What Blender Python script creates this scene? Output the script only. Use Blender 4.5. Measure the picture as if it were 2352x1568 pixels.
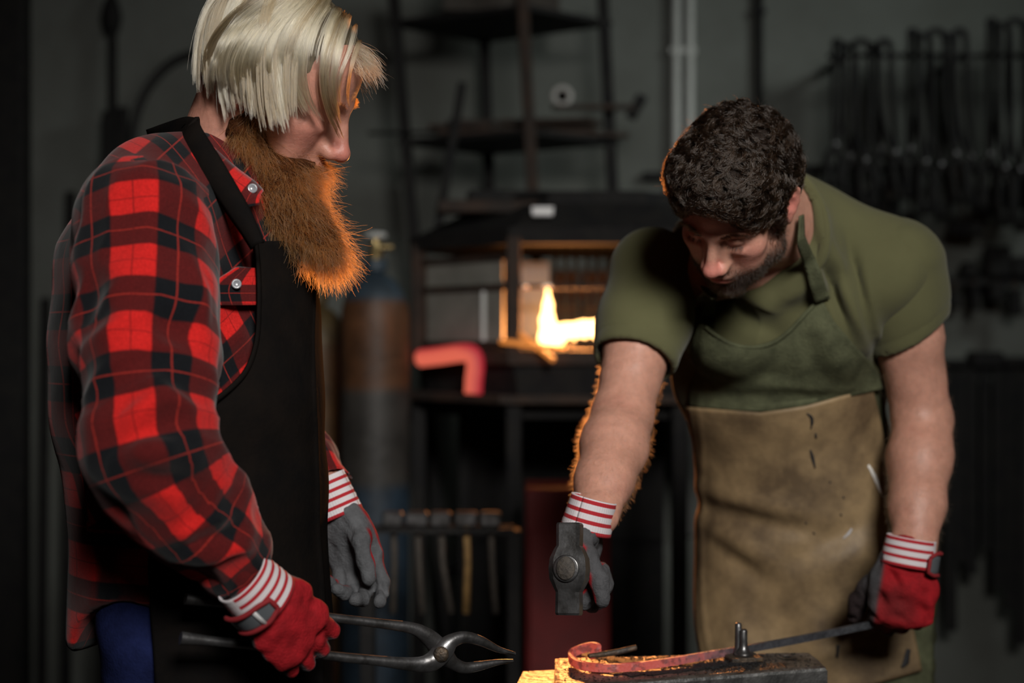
import bpy, math, random
import numpy as np
from mathutils import Matrix, Vector

for o in list(bpy.data.objects):
    bpy.data.objects.remove(o)
scene = bpy.context.scene
C = scene.collection

# ------------------------------------------------------------------ camera
F = 3267.0            # focal length in pixels of the 2352 px wide frame (50 mm on 36 mm)
CZ = 1.35             # camera height


def P(px, py, Y):
    """World point at depth Y seen at pixel (px, py)."""
    return np.array([(px - 1176.0) * Y / F, Y, CZ - (py - 784.0) * Y / F])


cam_data = bpy.data.cameras.new('camera')
cam_data.sensor_width = 36.0
cam_data.lens = 36.0 * F / 2352.0
cam_data.clip_start = 0.05
cam_data.dof.use_dof = True
cam_data.dof.focus_distance = 1.86
cam_data.dof.aperture_fstop = 2.2
cam = bpy.data.objects.new('camera', cam_data)
cam.location = (0, 0, CZ)
cam.rotation_euler = (math.pi / 2, 0, 0)
C.objects.link(cam)
scene.camera = cam

# ------------------------------------------------------------------ world, lights, exposure
scene.view_settings.view_transform = 'Standard'
scene.view_settings.look = 'None'
scene.view_settings.gamma = 1.0
scene.view_settings.use_curve_mapping = False
scene.view_settings.exposure = 0.0
world = bpy.data.worlds.new('world')
scene.world = world
world.use_nodes = True
bgn = world.node_tree.nodes['Background']
bgn.inputs[0].default_value = (0.55, 0.62, 0.70, 1)
bgn.inputs[1].default_value = 0.004


def area_light(name, loc, target, size, power, color, size_y=None, spread=180):
    ld = bpy.data.lights.new(name, 'AREA')
    ld.energy = power
    ld.color = color
    ld.size = size
    ld.spread = math.radians(spread)
    if size_y:
        ld.shape = 'RECTANGLE'
        ld.size_y = size_y
    lo = bpy.data.objects.new(name, ld)
    lo.location = loc
    d = Vector(target) - Vector(loc)
    lo.rotation_euler = d.to_track_quat('-Z', 'Y').to_euler()
    C.objects.link(lo)
    return lo


# soft assumed lamps without windows: one lights the men, one grazes the rear wall
area_light('assumed_light_front', (0.70, -0.95, 2.80), (0.10, 2.0, 1.50), 0.9, 16, (1.0, 0.965, 0.915), 0.7, spread=62)
area_light('assumed_light_side', (2.5, 3.3, 3.15), (0.5, 5.4, 2.0), 0.8, 6.5, (0.93, 1.0, 0.95), 0.6, spread=90)

# fire of the forge: the white hot core of the flame radiates out of the mouth of the hearth
_c = P(1303, 760, 4.082)
fire = area_light('forge_fire_light', tuple(_c), (_c[0] - .10, 0.0, _c[2] + .10), 0.16, 25, (1.0, 0.35, 0.09), 0.05)

# ------------------------------------------------------------------ helpers: materials
def nodes_of(m):
    return m.node_tree.nodes, m.node_tree.links


def mat(name, color, rough=0.6, metal=0.0, var=0.0, vscale=20.0, bump=0.0, bscale=80.0, color2=None,
        spec=0.5, emit=None, estr=0.0, sheen=0.0, attr=None, coat=0.0, detail=4.0, sss=0.0):
    m = bpy.data.materials.new(name)
    m.use_nodes = True
    N, L = nodes_of(m)
    b = N['Principled BSDF']
    b.inputs['Roughness'].default_value = rough
    b.inputs['Metallic'].default_value = metal
    b.inputs['Specular IOR Level'].default_value = spec
    if sheen:
        b.inputs['Sheen Weight'].default_value = sheen
        b.inputs['Sheen Roughness'].default_value = 0.5
    if coat:
        b.inputs['Coat Weight'].default_value = coat
    if sss:
        b.inputs['Subsurface Weight'].default_value = sss
        b.inputs['Subsurface Radius'].default_value = (0.012, 0.005, 0.003)
        b.inputs['Subsurface Scale'].default_value = 0.5
    col = None
    if attr:
        a = N.new('ShaderNodeAttribute')
        a.attribute_name = attr
        col = a.outputs['Color']
    tc = N.new('ShaderNodeTexCoord')
    if var > 0 or color2:
        nz = N.new('ShaderNodeTexNoise')
        nz.inputs['Scale'].default_value = vscale
        nz.inputs['Detail'].default_value = detail
        nz.inputs['Roughness'].default_value = 0.65
        L.new(tc.outputs['Object'], nz.inputs['Vector'])
        rp = N.new('ShaderNodeValToRGB')
        rp.color_ramp.elements[0].position = 0.36
        rp.color_ramp.elements[1].position = 0.66
        L.new(nz.outputs['Fac'], rp.inputs['Fac'])
        if col is not None:
            mx = N.new('ShaderNodeMix')
            mx.data_type = 'RGBA'
            mx.blend_type = 'MULTIPLY'
            mx.inputs['Factor'].default_value = 1.0
            rp.color_ramp.elements[0].color = (1 - var, 1 - var, 1 - var, 1)
            rp.color_ramp.elements[1].color = (1, 1, 1, 1)
            L.new(col, mx.inputs['A'])
            L.new(rp.outputs['Color'], mx.inputs['B'])
            col = mx.outputs['Result']
        else:
            c2 = color2 or tuple(c * (1 - var) for c in color)
            rp.color_ramp.elements[0].color = (*c2, 1)
            rp.color_ramp.elements[1].color = (*color, 1)
            col = rp.outputs['Color']
    if col is not None:
        L.new(col, b.inputs['Base Color'])
    else:
        b.inputs['Base Color'].default_value = (*color, 1)
    if bump > 0:
        n2 = N.new('ShaderNodeTexNoise')
        n2.inputs['Scale'].default_value = bscale
        n2.inputs['Detail'].default_value = 6.0
        L.new(tc.outputs['Object'], n2.inputs['Vector'])
        bp = N.new('ShaderNodeBump')
        bp.inputs['Strength'].default_value = bump
        bp.inputs['Distance'].default_value = 0.01
        L.new(n2.outputs['Fac'], bp.inputs['Height'])
        L.new(bp.outputs['Normal'], b.inputs['Normal'])
    if emit:
        b.inputs['Emission Color'].default_value = (*emit, 1)
        b.inputs['Emission Strength'].default_value = estr
    return m


# ------------------------------------------------------------------ helpers: objects
def rootmat(o):
    w = Matrix.Identity(4)
    while o is not None:
        w = o.matrix_parent_inverse @ Matrix.Translation(o.location) @ w if o.parent is not None else Matrix.Translation(o.location) @ w
        o = o.parent
    return w


def link(o, parent=None):
    C.objects.link(o)
    if parent is not None:
        o.parent = parent
        o.matrix_parent_inverse = rootmat(parent).inverted()
    return o


def tag(o, label=None, cat=None, group=None, kind=None):
    for k, v in (('label', label), ('category', cat), ('group', group), ('kind', kind)):
        if v:
            o[k] = v
    return o


def thing(name, loc, label, cat, group=None):
    o = bpy.data.objects.new(name, None)
    o.empty_display_size = 0.05
    o.location = tuple(float(c) for c in loc)
    C.objects.link(o)
    return tag(o, label, cat, group)


def mesh_obj(name, v, faces, m, parent=None, smooth=True, uv=None, col=None, link_it=True):
    """v (n,3); faces: an int array (m,4)/(m,3) or a list of lists."""
    me = bpy.data.meshes.new(name)
    v = np.asarray(v, dtype=np.float32)
    if isinstance(faces, np.ndarray):
        k = faces.shape[1]
        me.vertices.add(len(v))
        me.vertices.foreach_set('co', v.ravel())
        me.loops.add(faces.size)
        me.loops.foreach_set('vertex_index', faces.astype(np.int32).ravel())
        me.polygons.add(len(faces))
        me.polygons.foreach_set('loop_start', np.arange(0, faces.size, k, dtype=np.int32))
        me.update(calc_edges=True)
    else:
        me.from_pydata([tuple(map(float, p)) for p in v], [], [list(map(int, f)) for f in faces])
        me.update()
    me.validate()
    me.polygons.foreach_set('use_smooth', np.full(len(me.polygons), bool(smooth)))
    if uv is not None:
        lay = me.uv_layers.new(name='UVMap')
        li = np.empty(len(me.loops), np.int32)
        me.loops.foreach_get('vertex_index', li)
        lay.data.foreach_set('uv', np.asarray(uv, np.float32)[li].ravel())
    if col is not None:
        ca = me.color_attributes.new('Col', 'FLOAT_COLOR', 'POINT')
        c4 = np.ones((len(v), 4), np.float32)
        c4[:, :3] = col
        ca.data.foreach_set('color', c4.ravel())
    if m is not None:
        me.materials.append(m)
    o = bpy.data.objects.new(name, me)
    if link_it:
        link(o, parent)
    return o


class MB:
    """Collects simple shapes into one mesh."""

    def __init__(s):
        s.v, s.f = [], []

    def add(s, v, f):
        b = len(s.v)
        s.v += [tuple(map(float, p)) for p in v]
        s.f += [[i + b for i in q] for q in f]
        return s

    def box(s, c, h, R=None, bev=0.0):
        """Box at centre c, half sizes h; R is a 3x3 whose columns are the axes; bev chamfers the edges."""
        c, h = np.asarray(c, float), np.asarray(h, float)
        R = np.eye(3) if R is None else np.asarray(R, float)
        if bev <= 0:
            q = [(x, y, z) for x in (-1, 1) for y in (-1, 1) for z in (-1, 1)]
            f = [[0, 1, 3, 2], [4, 6, 7, 5], [0, 4, 5, 1], [2, 3, 7, 6], [0, 2, 6, 4], [1, 5, 7, 3]]
            return s.add([c + R @ (h * p) for p in q], f)
        b = min(bev, min(h) * 0.9)
        vs, idx = [], {}
        for ax in range(3):
            for sx in (-1, 1):
                for sy in (-1, 1):
                    for sz in (-1, 1):
                        sg = np.array((sx, sy, sz), float)
                        p = sg * (h - b)
                        p[ax] = sg[ax] * h[ax]
                        idx[(ax, sx, sy, sz)] = len(vs)
                        vs.append(c + R @ p)
        f = []
        for ax in range(3):
            o1, o2 = (ax + 1) % 3, (ax + 2) % 3
            for sg in (-1, 1):
                def k(a, b2, axx=ax):
                    t = [0, 0, 0]
                    t[ax], t[o1], t[o2] = sg, a, b2
                    return idx[(axx, *t)]
                q = [k(-1, -1), k(1, -1), k(1, 1), k(-1, 1)]
                f.append(q if sg > 0 else q[::-1])
                # chamfer strips (towards o1)
                for a in (-1, 1):
                    t1, t2 = [0, 0, 0], [0, 0, 0]
                    t1[ax] = t2[ax] = sg
                    t1[o1] = t2[o1] = a
                    t1[o2], t2[o2] = -1, 1
                    q = [idx[(ax, *t1)], idx[(ax, *t2)], idx[(o1, *t2)], idx[(o1, *t1)]]
                    f.append(q if sg * a > 0 else q[::-1])
        for sx in (-1, 1):
            for sy in (-1, 1):
                for sz in (-1, 1):
                    q = [idx[(0, sx, sy, sz)], idx[(1, sx, sy, sz)], idx[(2, sx, sy, sz)]]
                    f.append(q if sx * sy * sz > 0 else q[::-1])
        return s.add(vs, f)

    def bar(s, a, b, w, h, up=(0, 0, 1), bev=0.0):
        a, b = np.asarray(a, float), np.asarray(b, float)
        d = b - a
        L = np.linalg.norm(d)
        d = d / L
        u = np.asarray(up, float)
        if abs(d @ u) > 0.98:
            u = np.array((1.0, 0, 0))
        x = np.cross(u, d)
        x /= np.linalg.norm(x)
        y = np.cross(d, x)
        return s.box((a + b) / 2, (w / 2, h / 2, L / 2), np.stack([x, y, d], 1), bev)

    def tube(s, pts, r, n=10, caps=True, flat=None, up=None):
        """Swept tube; r a number, list of radii or list of (rx, ry) in the frame built from `up`."""
        pts = np.asarray(pts, float)
        m = len(pts)
        tang = np.gradient(pts, axis=0)
        tang /= np.linalg.norm(tang, axis=1)[:, None] + 1e-12
        rr = np.array(r, float)
        if rr.ndim == 0:
            rr = np.full((m, 2), float(rr))
        elif rr.ndim == 1:
            rr = np.stack([rr, rr], 1)
        u = np.asarray(up if up is not None else (0, 0, 1), float)
        if up is None and abs(tang[0] @ u) > 0.9:
            u = np.array((1.0, 0, 0))
        vs, f = [], []
        x0 = None
        for i in range(m):
            if up is not None:
                x = np.cross(u, tang[i])
            else:
                x = np.cross(u, tang[i]) if x0 is None else x0 - tang[i] * (x0 @ tang[i])
            x /= np.linalg.norm(x) + 1e-12
            x0 = x
            y = np.cross(tang[i], x)
            for k in range(n):
                a = 2 * math.pi * (k + (0.5 if n == 4 else 0)) / n
                q = 1.41421 if n == 4 else 1.0
                vs.append(pts[i] + x * math.cos(a) * rr[i, 0] * q + y * math.sin(a) * rr[i, 1] * q)
        for i in range(m - 1):
            for k in range(n):
                k2 = (k + 1) % n
                f.append([i * n + k, i * n + k2, (i + 1) * n + k2, (i + 1) * n + k])
        if caps:
            f.append([k for k in range(n)][::-1])
            f.append([(m - 1) * n + k for k in range(n)])
        return s.add(vs, f)

    def lathe(s, c, prof, n=24, axis=None):
        """prof: list of (r, z) along the axis from c."""
        c = np.asarray(c, float)
        R = np.eye(3)
        if axis is not None:
            d = np.asarray(axis, float)
            d = d / np.linalg.norm(d)
            u = np.array((0, 0, 1.0)) if abs(d[2]) < 0.9 else np.array((1.0, 0, 0))
            x = np.cross(u, d)
            x /= np.linalg.norm(x)
            R = np.stack([x, np.cross(d, x), d], 1)
        vs, f = [], []
        for r, z in prof:
            for k in range(n):
                a = 2 * math.pi * k / n
                vs.append(c + R @ np.array((r * math.cos(a), r * math.sin(a), z)))
        m = len(prof)
        for i in range(m - 1):
            for k in range(n):
                k2 = (k + 1) % n
                f.append([i * n + k, i * n + k2, (i + 1) * n + k2, (i + 1) * n + k])
        f.append([k for k in range(n)][::-1])
        f.append([(m - 1) * n + k for k in range(n)])
        return s.add(vs, f)

    def build(s, name, m, parent=None, smooth=False, auto=None):
        o = mesh_obj(name, s.v, s.f, m, parent, smooth)
        if auto is not None:
            o.data.polygons.foreach_set('use_smooth', np.full(len(o.data.polygons), True))
            o.data.set_sharp_from_angle(angle=math.radians(auto))
        return o


def smooth_path(pts, n=8):
    """Catmull-Rom through the points, n samples per span."""
    p = np.asarray(pts, float)
    q = np.vstack([2 * p[0] - p[1], p, 2 * p[-1] - p[-2]])
    out = []
    for i in range(len(p) - 1):
        a, b, c, d = q[i], q[i + 1], q[i + 2], q[i + 3]
        for t in np.linspace(0, 1, n, endpoint=False):
            out.append(0.5 * ((2 * b) + (c - a) * t + (2 * a - 5 * b + 4 * c - d) * t * t + (3 * b - a - 3 * c + d) * t ** 3))
    out.append(p[-1])
    return np.array(out)


def curves_obj(name, pts, radii, m, parent=None, kind='stuff'):
    """pts (n, k, 3) strands with radii (k,) as real hair curves."""
    n, k, _ = pts.shape
    hc = bpy.data.hair_curves.new(name)
    hc.add_curves([k] * n)
    hc.attributes['position'].data.foreach_set('vector', pts.astype(np.float32).ravel())
    ra = hc.attributes.get('radius') or hc.attributes.new('radius', 'FLOAT', 'POINT')
    ra.data.foreach_set('value', np.tile(np.asarray(radii, np.float32), n))
    hc.materials.append(m)
    o = bpy.data.objects.new(name, hc)
    link(o, parent)
    if kind:
        o['kind'] = kind
    return o


# ------------------------------------------------------------------ helpers: implicit surfaces
def axis(lo, hi, base, fine=()):
    out, x = [], lo
    while x < hi:
        out.append(x)
        st = base
        for a, b, f in fine:
            if a <= x <= b:
                st = min(st, f)
        x += st
    out.append(hi)
    return np.array(out)


class Field:
    """Signed distance field on a (non uniform) grid, built up by blended shapes."""

    def __init__(s, xs, ys, zs):
        s.ax = [np.asarray(a, float) for a in (xs, ys, zs)]
        s.d = np.full([len(a) for a in s.ax], 0.3, np.float32)

    @staticmethod
    def box(lo, hi, base, fine=((), (), ())):
        return Field(*[axis(lo[i], hi[i], base, fine[i]) for i in range(3)])

    def _sub(s, lo, hi):
        sl = []
        for i in range(3):
            a = int(np.searchsorted(s.ax[i], lo[i]))
            b = int(np.searchsorted(s.ax[i], hi[i]))
            if b - a < 1:
                return None, None
            sl.append(slice(a, b))
        g = np.meshgrid(*[s.ax[i][sl[i]] for i in range(3)], indexing='ij')
        return tuple(sl), np.stack(g, -1)

    def _comb(s, sl, p, k, op):
        d = s.d[sl]
        p = p.astype(np.float32)
        if op == 'add':
            if k <= 0:
                s.d[sl] = np.minimum(d, p)
            else:
                h = np.clip(0.5 + 0.5 * (d - p) / k, 0, 1)
                s.d[sl] = d * (1 - h) + p * h - k * h * (1 - h)
        else:
            if k <= 0:
                s.d[sl] = np.maximum(d, -p)
            else:
                h = np.clip(0.5 - 0.5 * (d + p) / k, 0, 1)
                s.d[sl] = d * (1 - h) - p * h + k * h * (1 - h)

    def limb(s, a, b, ra, rb, side=None, k=0.02, op='add'):
        """Tapered limb from a to b; ra/rb a radius or (width along side, thickness)."""
        a, b = np.asarray(a, float), np.asarray(b, float)
        ra = (ra, ra) if np.isscalar(ra) else ra
        rb = (rb, rb) if np.isscalar(rb) else rb
        rm = max(*ra, *rb) + k + 0.03
        sl, q = s._sub(np.minimum(a, b) - rm, np.maximum(a, b) + rm)
        if sl is None:
            return
        ab = b - a
        L2 = ab @ ab + 1e-12
        ax = ab / math.sqrt(L2)
        q = q - a
        t = np.clip(q @ ab / L2, 0, 1)
        v = q - t[..., None] * ab
        if ra[0] == ra[1] and rb[0] == rb[1]:
            d = np.linalg.norm(v, axis=-1) - (ra[0] + (rb[0] - ra[0]) * t)
        else:
            sd = np.asarray(side, float)
            sd = sd - ax * (sd @ ax)
            sd /= np.linalg.norm(sd)
            fw = np.cross(ax, sd)
            w = ra[0] + (rb[0] - ra[0]) * t
            h = ra[1] + (rb[1] - ra[1]) * t
            e = np.minimum(w, h)
            vs_, vf, va = v @ sd, v @ fw, v @ ax
            k0 = np.sqrt((vs_ / w) ** 2 + (vf / h) ** 2 + (va / e) ** 2) + 1e-9
            k1 = np.sqrt((vs_ / w ** 2) ** 2 + (vf / h ** 2) ** 2 + (va / e ** 2) ** 2) + 1e-9
            d = k0 * (k0 - 1) / k1
        s._comb(sl, d, k, op)

    def ell(s, c, r, R=None, k=0.02, op='add'):
        c, r = np.asarray(c, float), np.asarray(r, float)
        if r.ndim == 0:
            r = np.full(3, float(r))
        R = np.eye(3) if R is None else R
        rm = max(r) + k + 0.03
        sl, q = s._sub(c - rm, c + rm)
        if sl is None:
            return
        q = (q - c) @ R
        k0 = np.linalg.norm(q / r, axis=-1) + 1e-9
        k1 = np.linalg.norm(q / r ** 2, axis=-1) + 1e-9
        s._comb(sl, k0 * (k0 - 1) / k1, k, op)

    def halfspace(s, p, n, k=0.0):
        """Cut away everything on the side n points to."""
        g = np.meshgrid(*s.ax, indexing='ij')
        n = np.asarray(n, float) / np.linalg.norm(n)
        d = sum((g[i] - p[i]) * n[i] for i in range(3))
        s._comb((slice(None),) * 3, -d, k, 'sub')

    def sample(s, p):
        p = np.asarray(p, float)
        idx, fr = [], []
        for i in range(3):
            j = np.clip(np.searchsorted(s.ax[i], p[..., i]) - 1, 0, len(s.ax[i]) - 2)
            t = (p[..., i] - s.ax[i][j]) / (s.ax[i][j + 1] - s.ax[i][j])
            idx.append(j)
            fr.append(np.clip(t, 0, 1))
        out = 0
        for a in (0, 1):
            for b in (0, 1):
                for c in (0, 1):
                    w = (fr[0] if a else 1 - fr[0]) * (fr[1] if b else 1 - fr[1]) * (fr[2] if c else 1 - fr[2])
                    out = out + w * s.d[idx[0] + a, idx[1] + b, idx[2] + c]
        return out

    def grad(s, p, e=0.006):
        p = np.asarray(p, float)
        g = np.stack([s.sample(p + np.eye(3)[i] * e) - s.sample(p - np.eye(3)[i] * e) for i in range(3)], -1)
        return g / (np.linalg.norm(g, axis=-1)[..., None] + 1e-9)

    def snap(s, p, off=0.0, it=5):
        p = np.array(p, float)
        for _ in range(it):
            p = p - s.grad(p) * np.clip(s.sample(p) - off, -0.03, 0.03)[..., None]
        return p

    def hit(s, px, py, off=0.0, y0=None, y1=None):
        """Point where the sight line of the pixels meets the surface (nearest approach when it misses)."""
        px, py = np.atleast_1d(np.asarray(px, float)), np.atleast_1d(np.asarray(py, float))
        y0 = s.ax[1][0] if y0 is None else y0
        y1 = s.ax[1][-1] if y1 is None else y1
        Y = np.arange(y0, y1, 0.004)
        pts = np.stack([np.multiply.outer((px - 1176) / F, Y), np.broadcast_to(Y, (*px.shape, len(Y))),
                        CZ - np.multiply.outer((py - 784) / F, Y)], -1)
        d = s.sample(pts) - off
        for i in range(3):
            out = (pts[..., i] < s.ax[i][0]) | (pts[..., i] > s.ax[i][-1])
            d = np.where(out, 0.3, d)
        ins = d < 0
        first = np.argmax(ins, -1)
        miss = ~ins.any(-1)
        j = np.where(miss, np.argmin(d, -1), first)
        Yh = Y[j]
        j0 = np.maximum(j - 1, 0)
        d1 = np.take_along_axis(d, j[..., None], -1)[..., 0]
        d0 = np.take_along_axis(d, j0[..., None], -1)[..., 0]
        t = np.where(miss | (d0 - d1 == 0), 0, d1 / np.where(d0 - d1 == 0, 1, d1 - d0) * 1.0)
        Yh = Yh - np.clip(t, 0, 1) * 0.004 * (~miss)
        return np.stack([(px - 1176) / F * Yh, Yh, CZ - (py - 784) / F * Yh], -1), miss

    def mesh(s, smooth=1, iso=0.0):
        d = s.d - iso
        # close the surface at the borders
        for i in range(3):
            sl = [slice(None)] * 3
            for e in (0, -1):
                sl[i] = e
                d[tuple(sl)] = np.maximum(d[tuple(sl)], 0.001)
        S = d < 0
        nx, ny, nz = d.shape
        cnt = np.zeros((nx - 1, ny - 1, nz - 1), np.int8)
        offs = [(a, b, c) for a in (0, 1) for b in (0, 1) for c in (0, 1)]
        for a, b, c in offs:
            cnt += S[a:nx - 1 + a, b:ny - 1 + b, c:nz - 1 + c]
        mask = (cnt > 0) & (cnt < 8)
        I, J, K = np.nonzero(mask)
        ids = np.full(mask.shape, -1, np.int32)
        ids[mask] = np.arange(len(I), dtype=np.int32)
        acc = np.zeros((len(I), 3))
        num = np.zeros(len(I))
        for a in offs:
            for axn in range(3):
                if a[axn]:
                    continue
                b = list(a)
                b[axn] = 1
                da = d[I + a[0], J + a[1], K + a[2]].astype(float)
                db = d[I + b[0], J + b[1], K + b[2]].astype(float)
                cr = (da < 0) != (db < 0)
                t = np.where(cr, da / np.where(cr, da - db, 1), 0)
                pa = np.stack([s.ax[0][I + a[0]], s.ax[1][J + a[1]], s.ax[2][K + a[2]]], 1)
                pb = np.stack([s.ax[0][I + b[0]], s.ax[1][J + b[1]], s.ax[2][K + b[2]]], 1)
                acc += np.where(cr[:, None], pa + (pb - pa) * t[:, None], 0)
                num += cr
        v = acc / num[:, None]
        fs = []
        for axn in range(3):
            o1, o2 = (axn + 1) % 3, (axn + 2) % 3
            lo = [slice(None)] * 3
            hi = [slice(None)] * 3
            lo[axn], hi[axn] = slice(0, -1), slice(1, None)
            ch = S[tuple(lo)] != S[tuple(hi)]
            ch = ch.copy()
            for o in (o1, o2):
                sl = [slice(None)] * 3
                for e in (0, -1):
                    sl[o] = e
                    ch[tuple(sl)] = False
            q = np.array(np.nonzero(ch))
            ins = S[tuple(lo)][ch]

            def cell(da, db):
                w = q.copy()
                w[o1] += da
                w[o2] += db
                return ids[w[0], w[1], w[2]]
            quad = np.stack([cell(-1, -1), cell(0, -1), cell(0, 0), cell(-1, 0)], 1)
            quad[~ins] = quad[~ins][:, ::-1]
            fs.append(quad)
        f = np.concatenate(fs)
        f = f[(f >= 0).all(1)]
        for _ in range(smooth):
            v = lap(v, f, 0.5)
        return v, f


def lap(v, f, w=0.5):
    acc = np.zeros_like(v)
    num = np.zeros(len(v))
    k = f.shape[1]
    for i in range(k):
        a, b = f[:, i], f[:, (i + 1) % k]
        for c in range(3):
            acc[:, c] += np.bincount(a, v[b, c], len(v)) + np.bincount(b, v[a, c], len(v))
        num += np.bincount(a, minlength=len(v)) + np.bincount(b, minlength=len(v))
    return v * (1 - w) + w * acc / np.maximum(num, 1)[:, None]


def vnormals(v, f):
    n = np.cross(v[f[:, 2]] - v[f[:, 0]], v[f[:, 3 if f.shape[1] == 4 else 1]] - v[f[:, 1 if f.shape[1] == 4 else 0]])
    out = np.zeros_like(v)
    for i in range(f.shape[1]):
        for c in range(3):
            out[:, c] += np.bincount(f[:, i], n[:, c], len(v))
    return out / (np.linalg.norm(out, axis=1)[:, None] + 1e-12)


def wave(p, scale, seed, octs=2):
    """Smooth pseudo noise in about [-1, 1]."""
    rs = np.random.RandomState(seed)
    out = np.zeros(p.shape[:-1])
    amp, tot = 1.0, 0.0
    for o in range(octs):
        for _ in range(5):
            k = rs.normal(size=3) * scale * (2 ** o)
            out += amp * np.sin(p @ k + rs.uniform(0, 6.28))
        tot += amp * 1.8
        amp *= 0.5
    return out / tot


def folds(v, n, segs, fld=None):
    """Push vertices along normals by soft ridges/valleys: (a, b, width, height); with fld the lines are laid on that surface."""
    out = np.zeros(len(v))
    for a, b, w, h in segs:
        pts = np.linspace(np.asarray(a, float), np.asarray(b, float), 9)
        if fld is not None:
            px = 1176 + pts[:, 0] * F / pts[:, 1]
            py = 784 - (pts[:, 2] - CZ) * F / pts[:, 1]
            pts, _ = fld.hit(px, py)
        best = np.full(len(v), 9.0)
        tt = np.zeros(len(v))
        for k in range(8):
            ab = pts[k + 1] - pts[k]
            t = np.clip((v - pts[k]) @ ab / (ab @ ab + 1e-12), 0, 1)
            r = np.linalg.norm(v - pts[k] - t[:, None] * ab, axis=1)
            m = r < best
            best[m] = r[m]
            tt[m] = (k + t[m]) / 8
        out += h * np.exp(-(best / w) ** 2) * np.sin((tt * 0.86 + 0.07) * math.pi)
    return v + n * out[:, None]


def grid_faces(nr, nc, wrap=False):
    r, c = np.meshgrid(np.arange(nr - 1), np.arange(nc if wrap else nc - 1), indexing='ij')
    c2 = (c + 1) % nc
    return np.stack([r * nc + c, r * nc + c2, (r + 1) * nc + c2, (r + 1) * nc + c], -1).reshape(-1, 4)


def thicken(v, f, n, t):
    """Closed shell: v on the outside, a copy pushed back by t along n."""
    m = len(v)
    inner = v - n * t
    e = {}
    for q in f:
        for i in range(len(q)):
            a, b = int(q[i]), int(q[(i + 1) % len(q)])
            if (b, a) in e:
                del e[(b, a)]
            else:
                e[(a, b)] = 1
    side = np.array([[b, a, a + m, b + m] for a, b in e], np.int64).reshape(-1, 4)
    ff = np.vstack([f, f[:, ::-1] + m, side])
    return np.vstack([v, inner]), ff


def ribbon(fld, pix, width, off, thick=0.002, n=6, cross=5, y1=None, y0=None, pts3=None):
    """Strip of cloth laid on the field along a pixel path (or 3D path pts3); returns v, f."""
    if pts3 is None:
        pix = smooth_path(np.asarray(pix, float), n)
        c, _ = fld.hit(pix[:, 0], pix[:, 1], off, y0, y1)
    else:
        c = smooth_path(np.asarray(pts3, float), n)
        c = fld.snap(c, off)
    for _ in range(2):
        c[1:-1] = (c[:-2] + 2 * c[1:-1] + c[2:]) / 4
    nn = fld.grad(c, 0.012)
    t = np.gradient(c, axis=0)
    t /= np.linalg.norm(t, axis=1)[:, None] + 1e-9
    w = np.cross(nn, t)
    w /= np.linalg.norm(w, axis=1)[:, None] + 1e-9
    wd = np.interp(np.linspace(0, 1, len(c)), np.linspace(0, 1, len(np.atleast_1d(width))), np.atleast_1d(width))
    u = np.linspace(-0.5, 0.5, cross)
    g = c[:, None, :] + w[:, None, :] * (u[None, :, None] * wd[:, None, None])
    g = g.reshape(-1, 3)
    g2 = fld.snap(g, off, 3)
    g = 0.3 * g + 0.7 * g2
    f = grid_faces(len(c), cross)
    nv = np.repeat(nn, cross, 0)
    if (vnormals(g, f) * nv).sum() < 0:
        f = f[:, ::-1]
    return thicken(g, f, nv, thick)


def nrm(a):
    a = np.asarray(a, float)
    return a / np.linalg.norm(a)

# ------------------------------------------------------------------ materials
def math_node(N, L, op, a, b=None, c=None):
    n = N.new('ShaderNodeMath')
    n.operation = op
    for i, x in enumerate((a, b, c)):
        if x is None:
            continue
        if isinstance(x, (int, float)):
            n.inputs[i].default_value = x
        else:
            L.new(x, n.inputs[i])
    return n.outputs[0]


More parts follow.
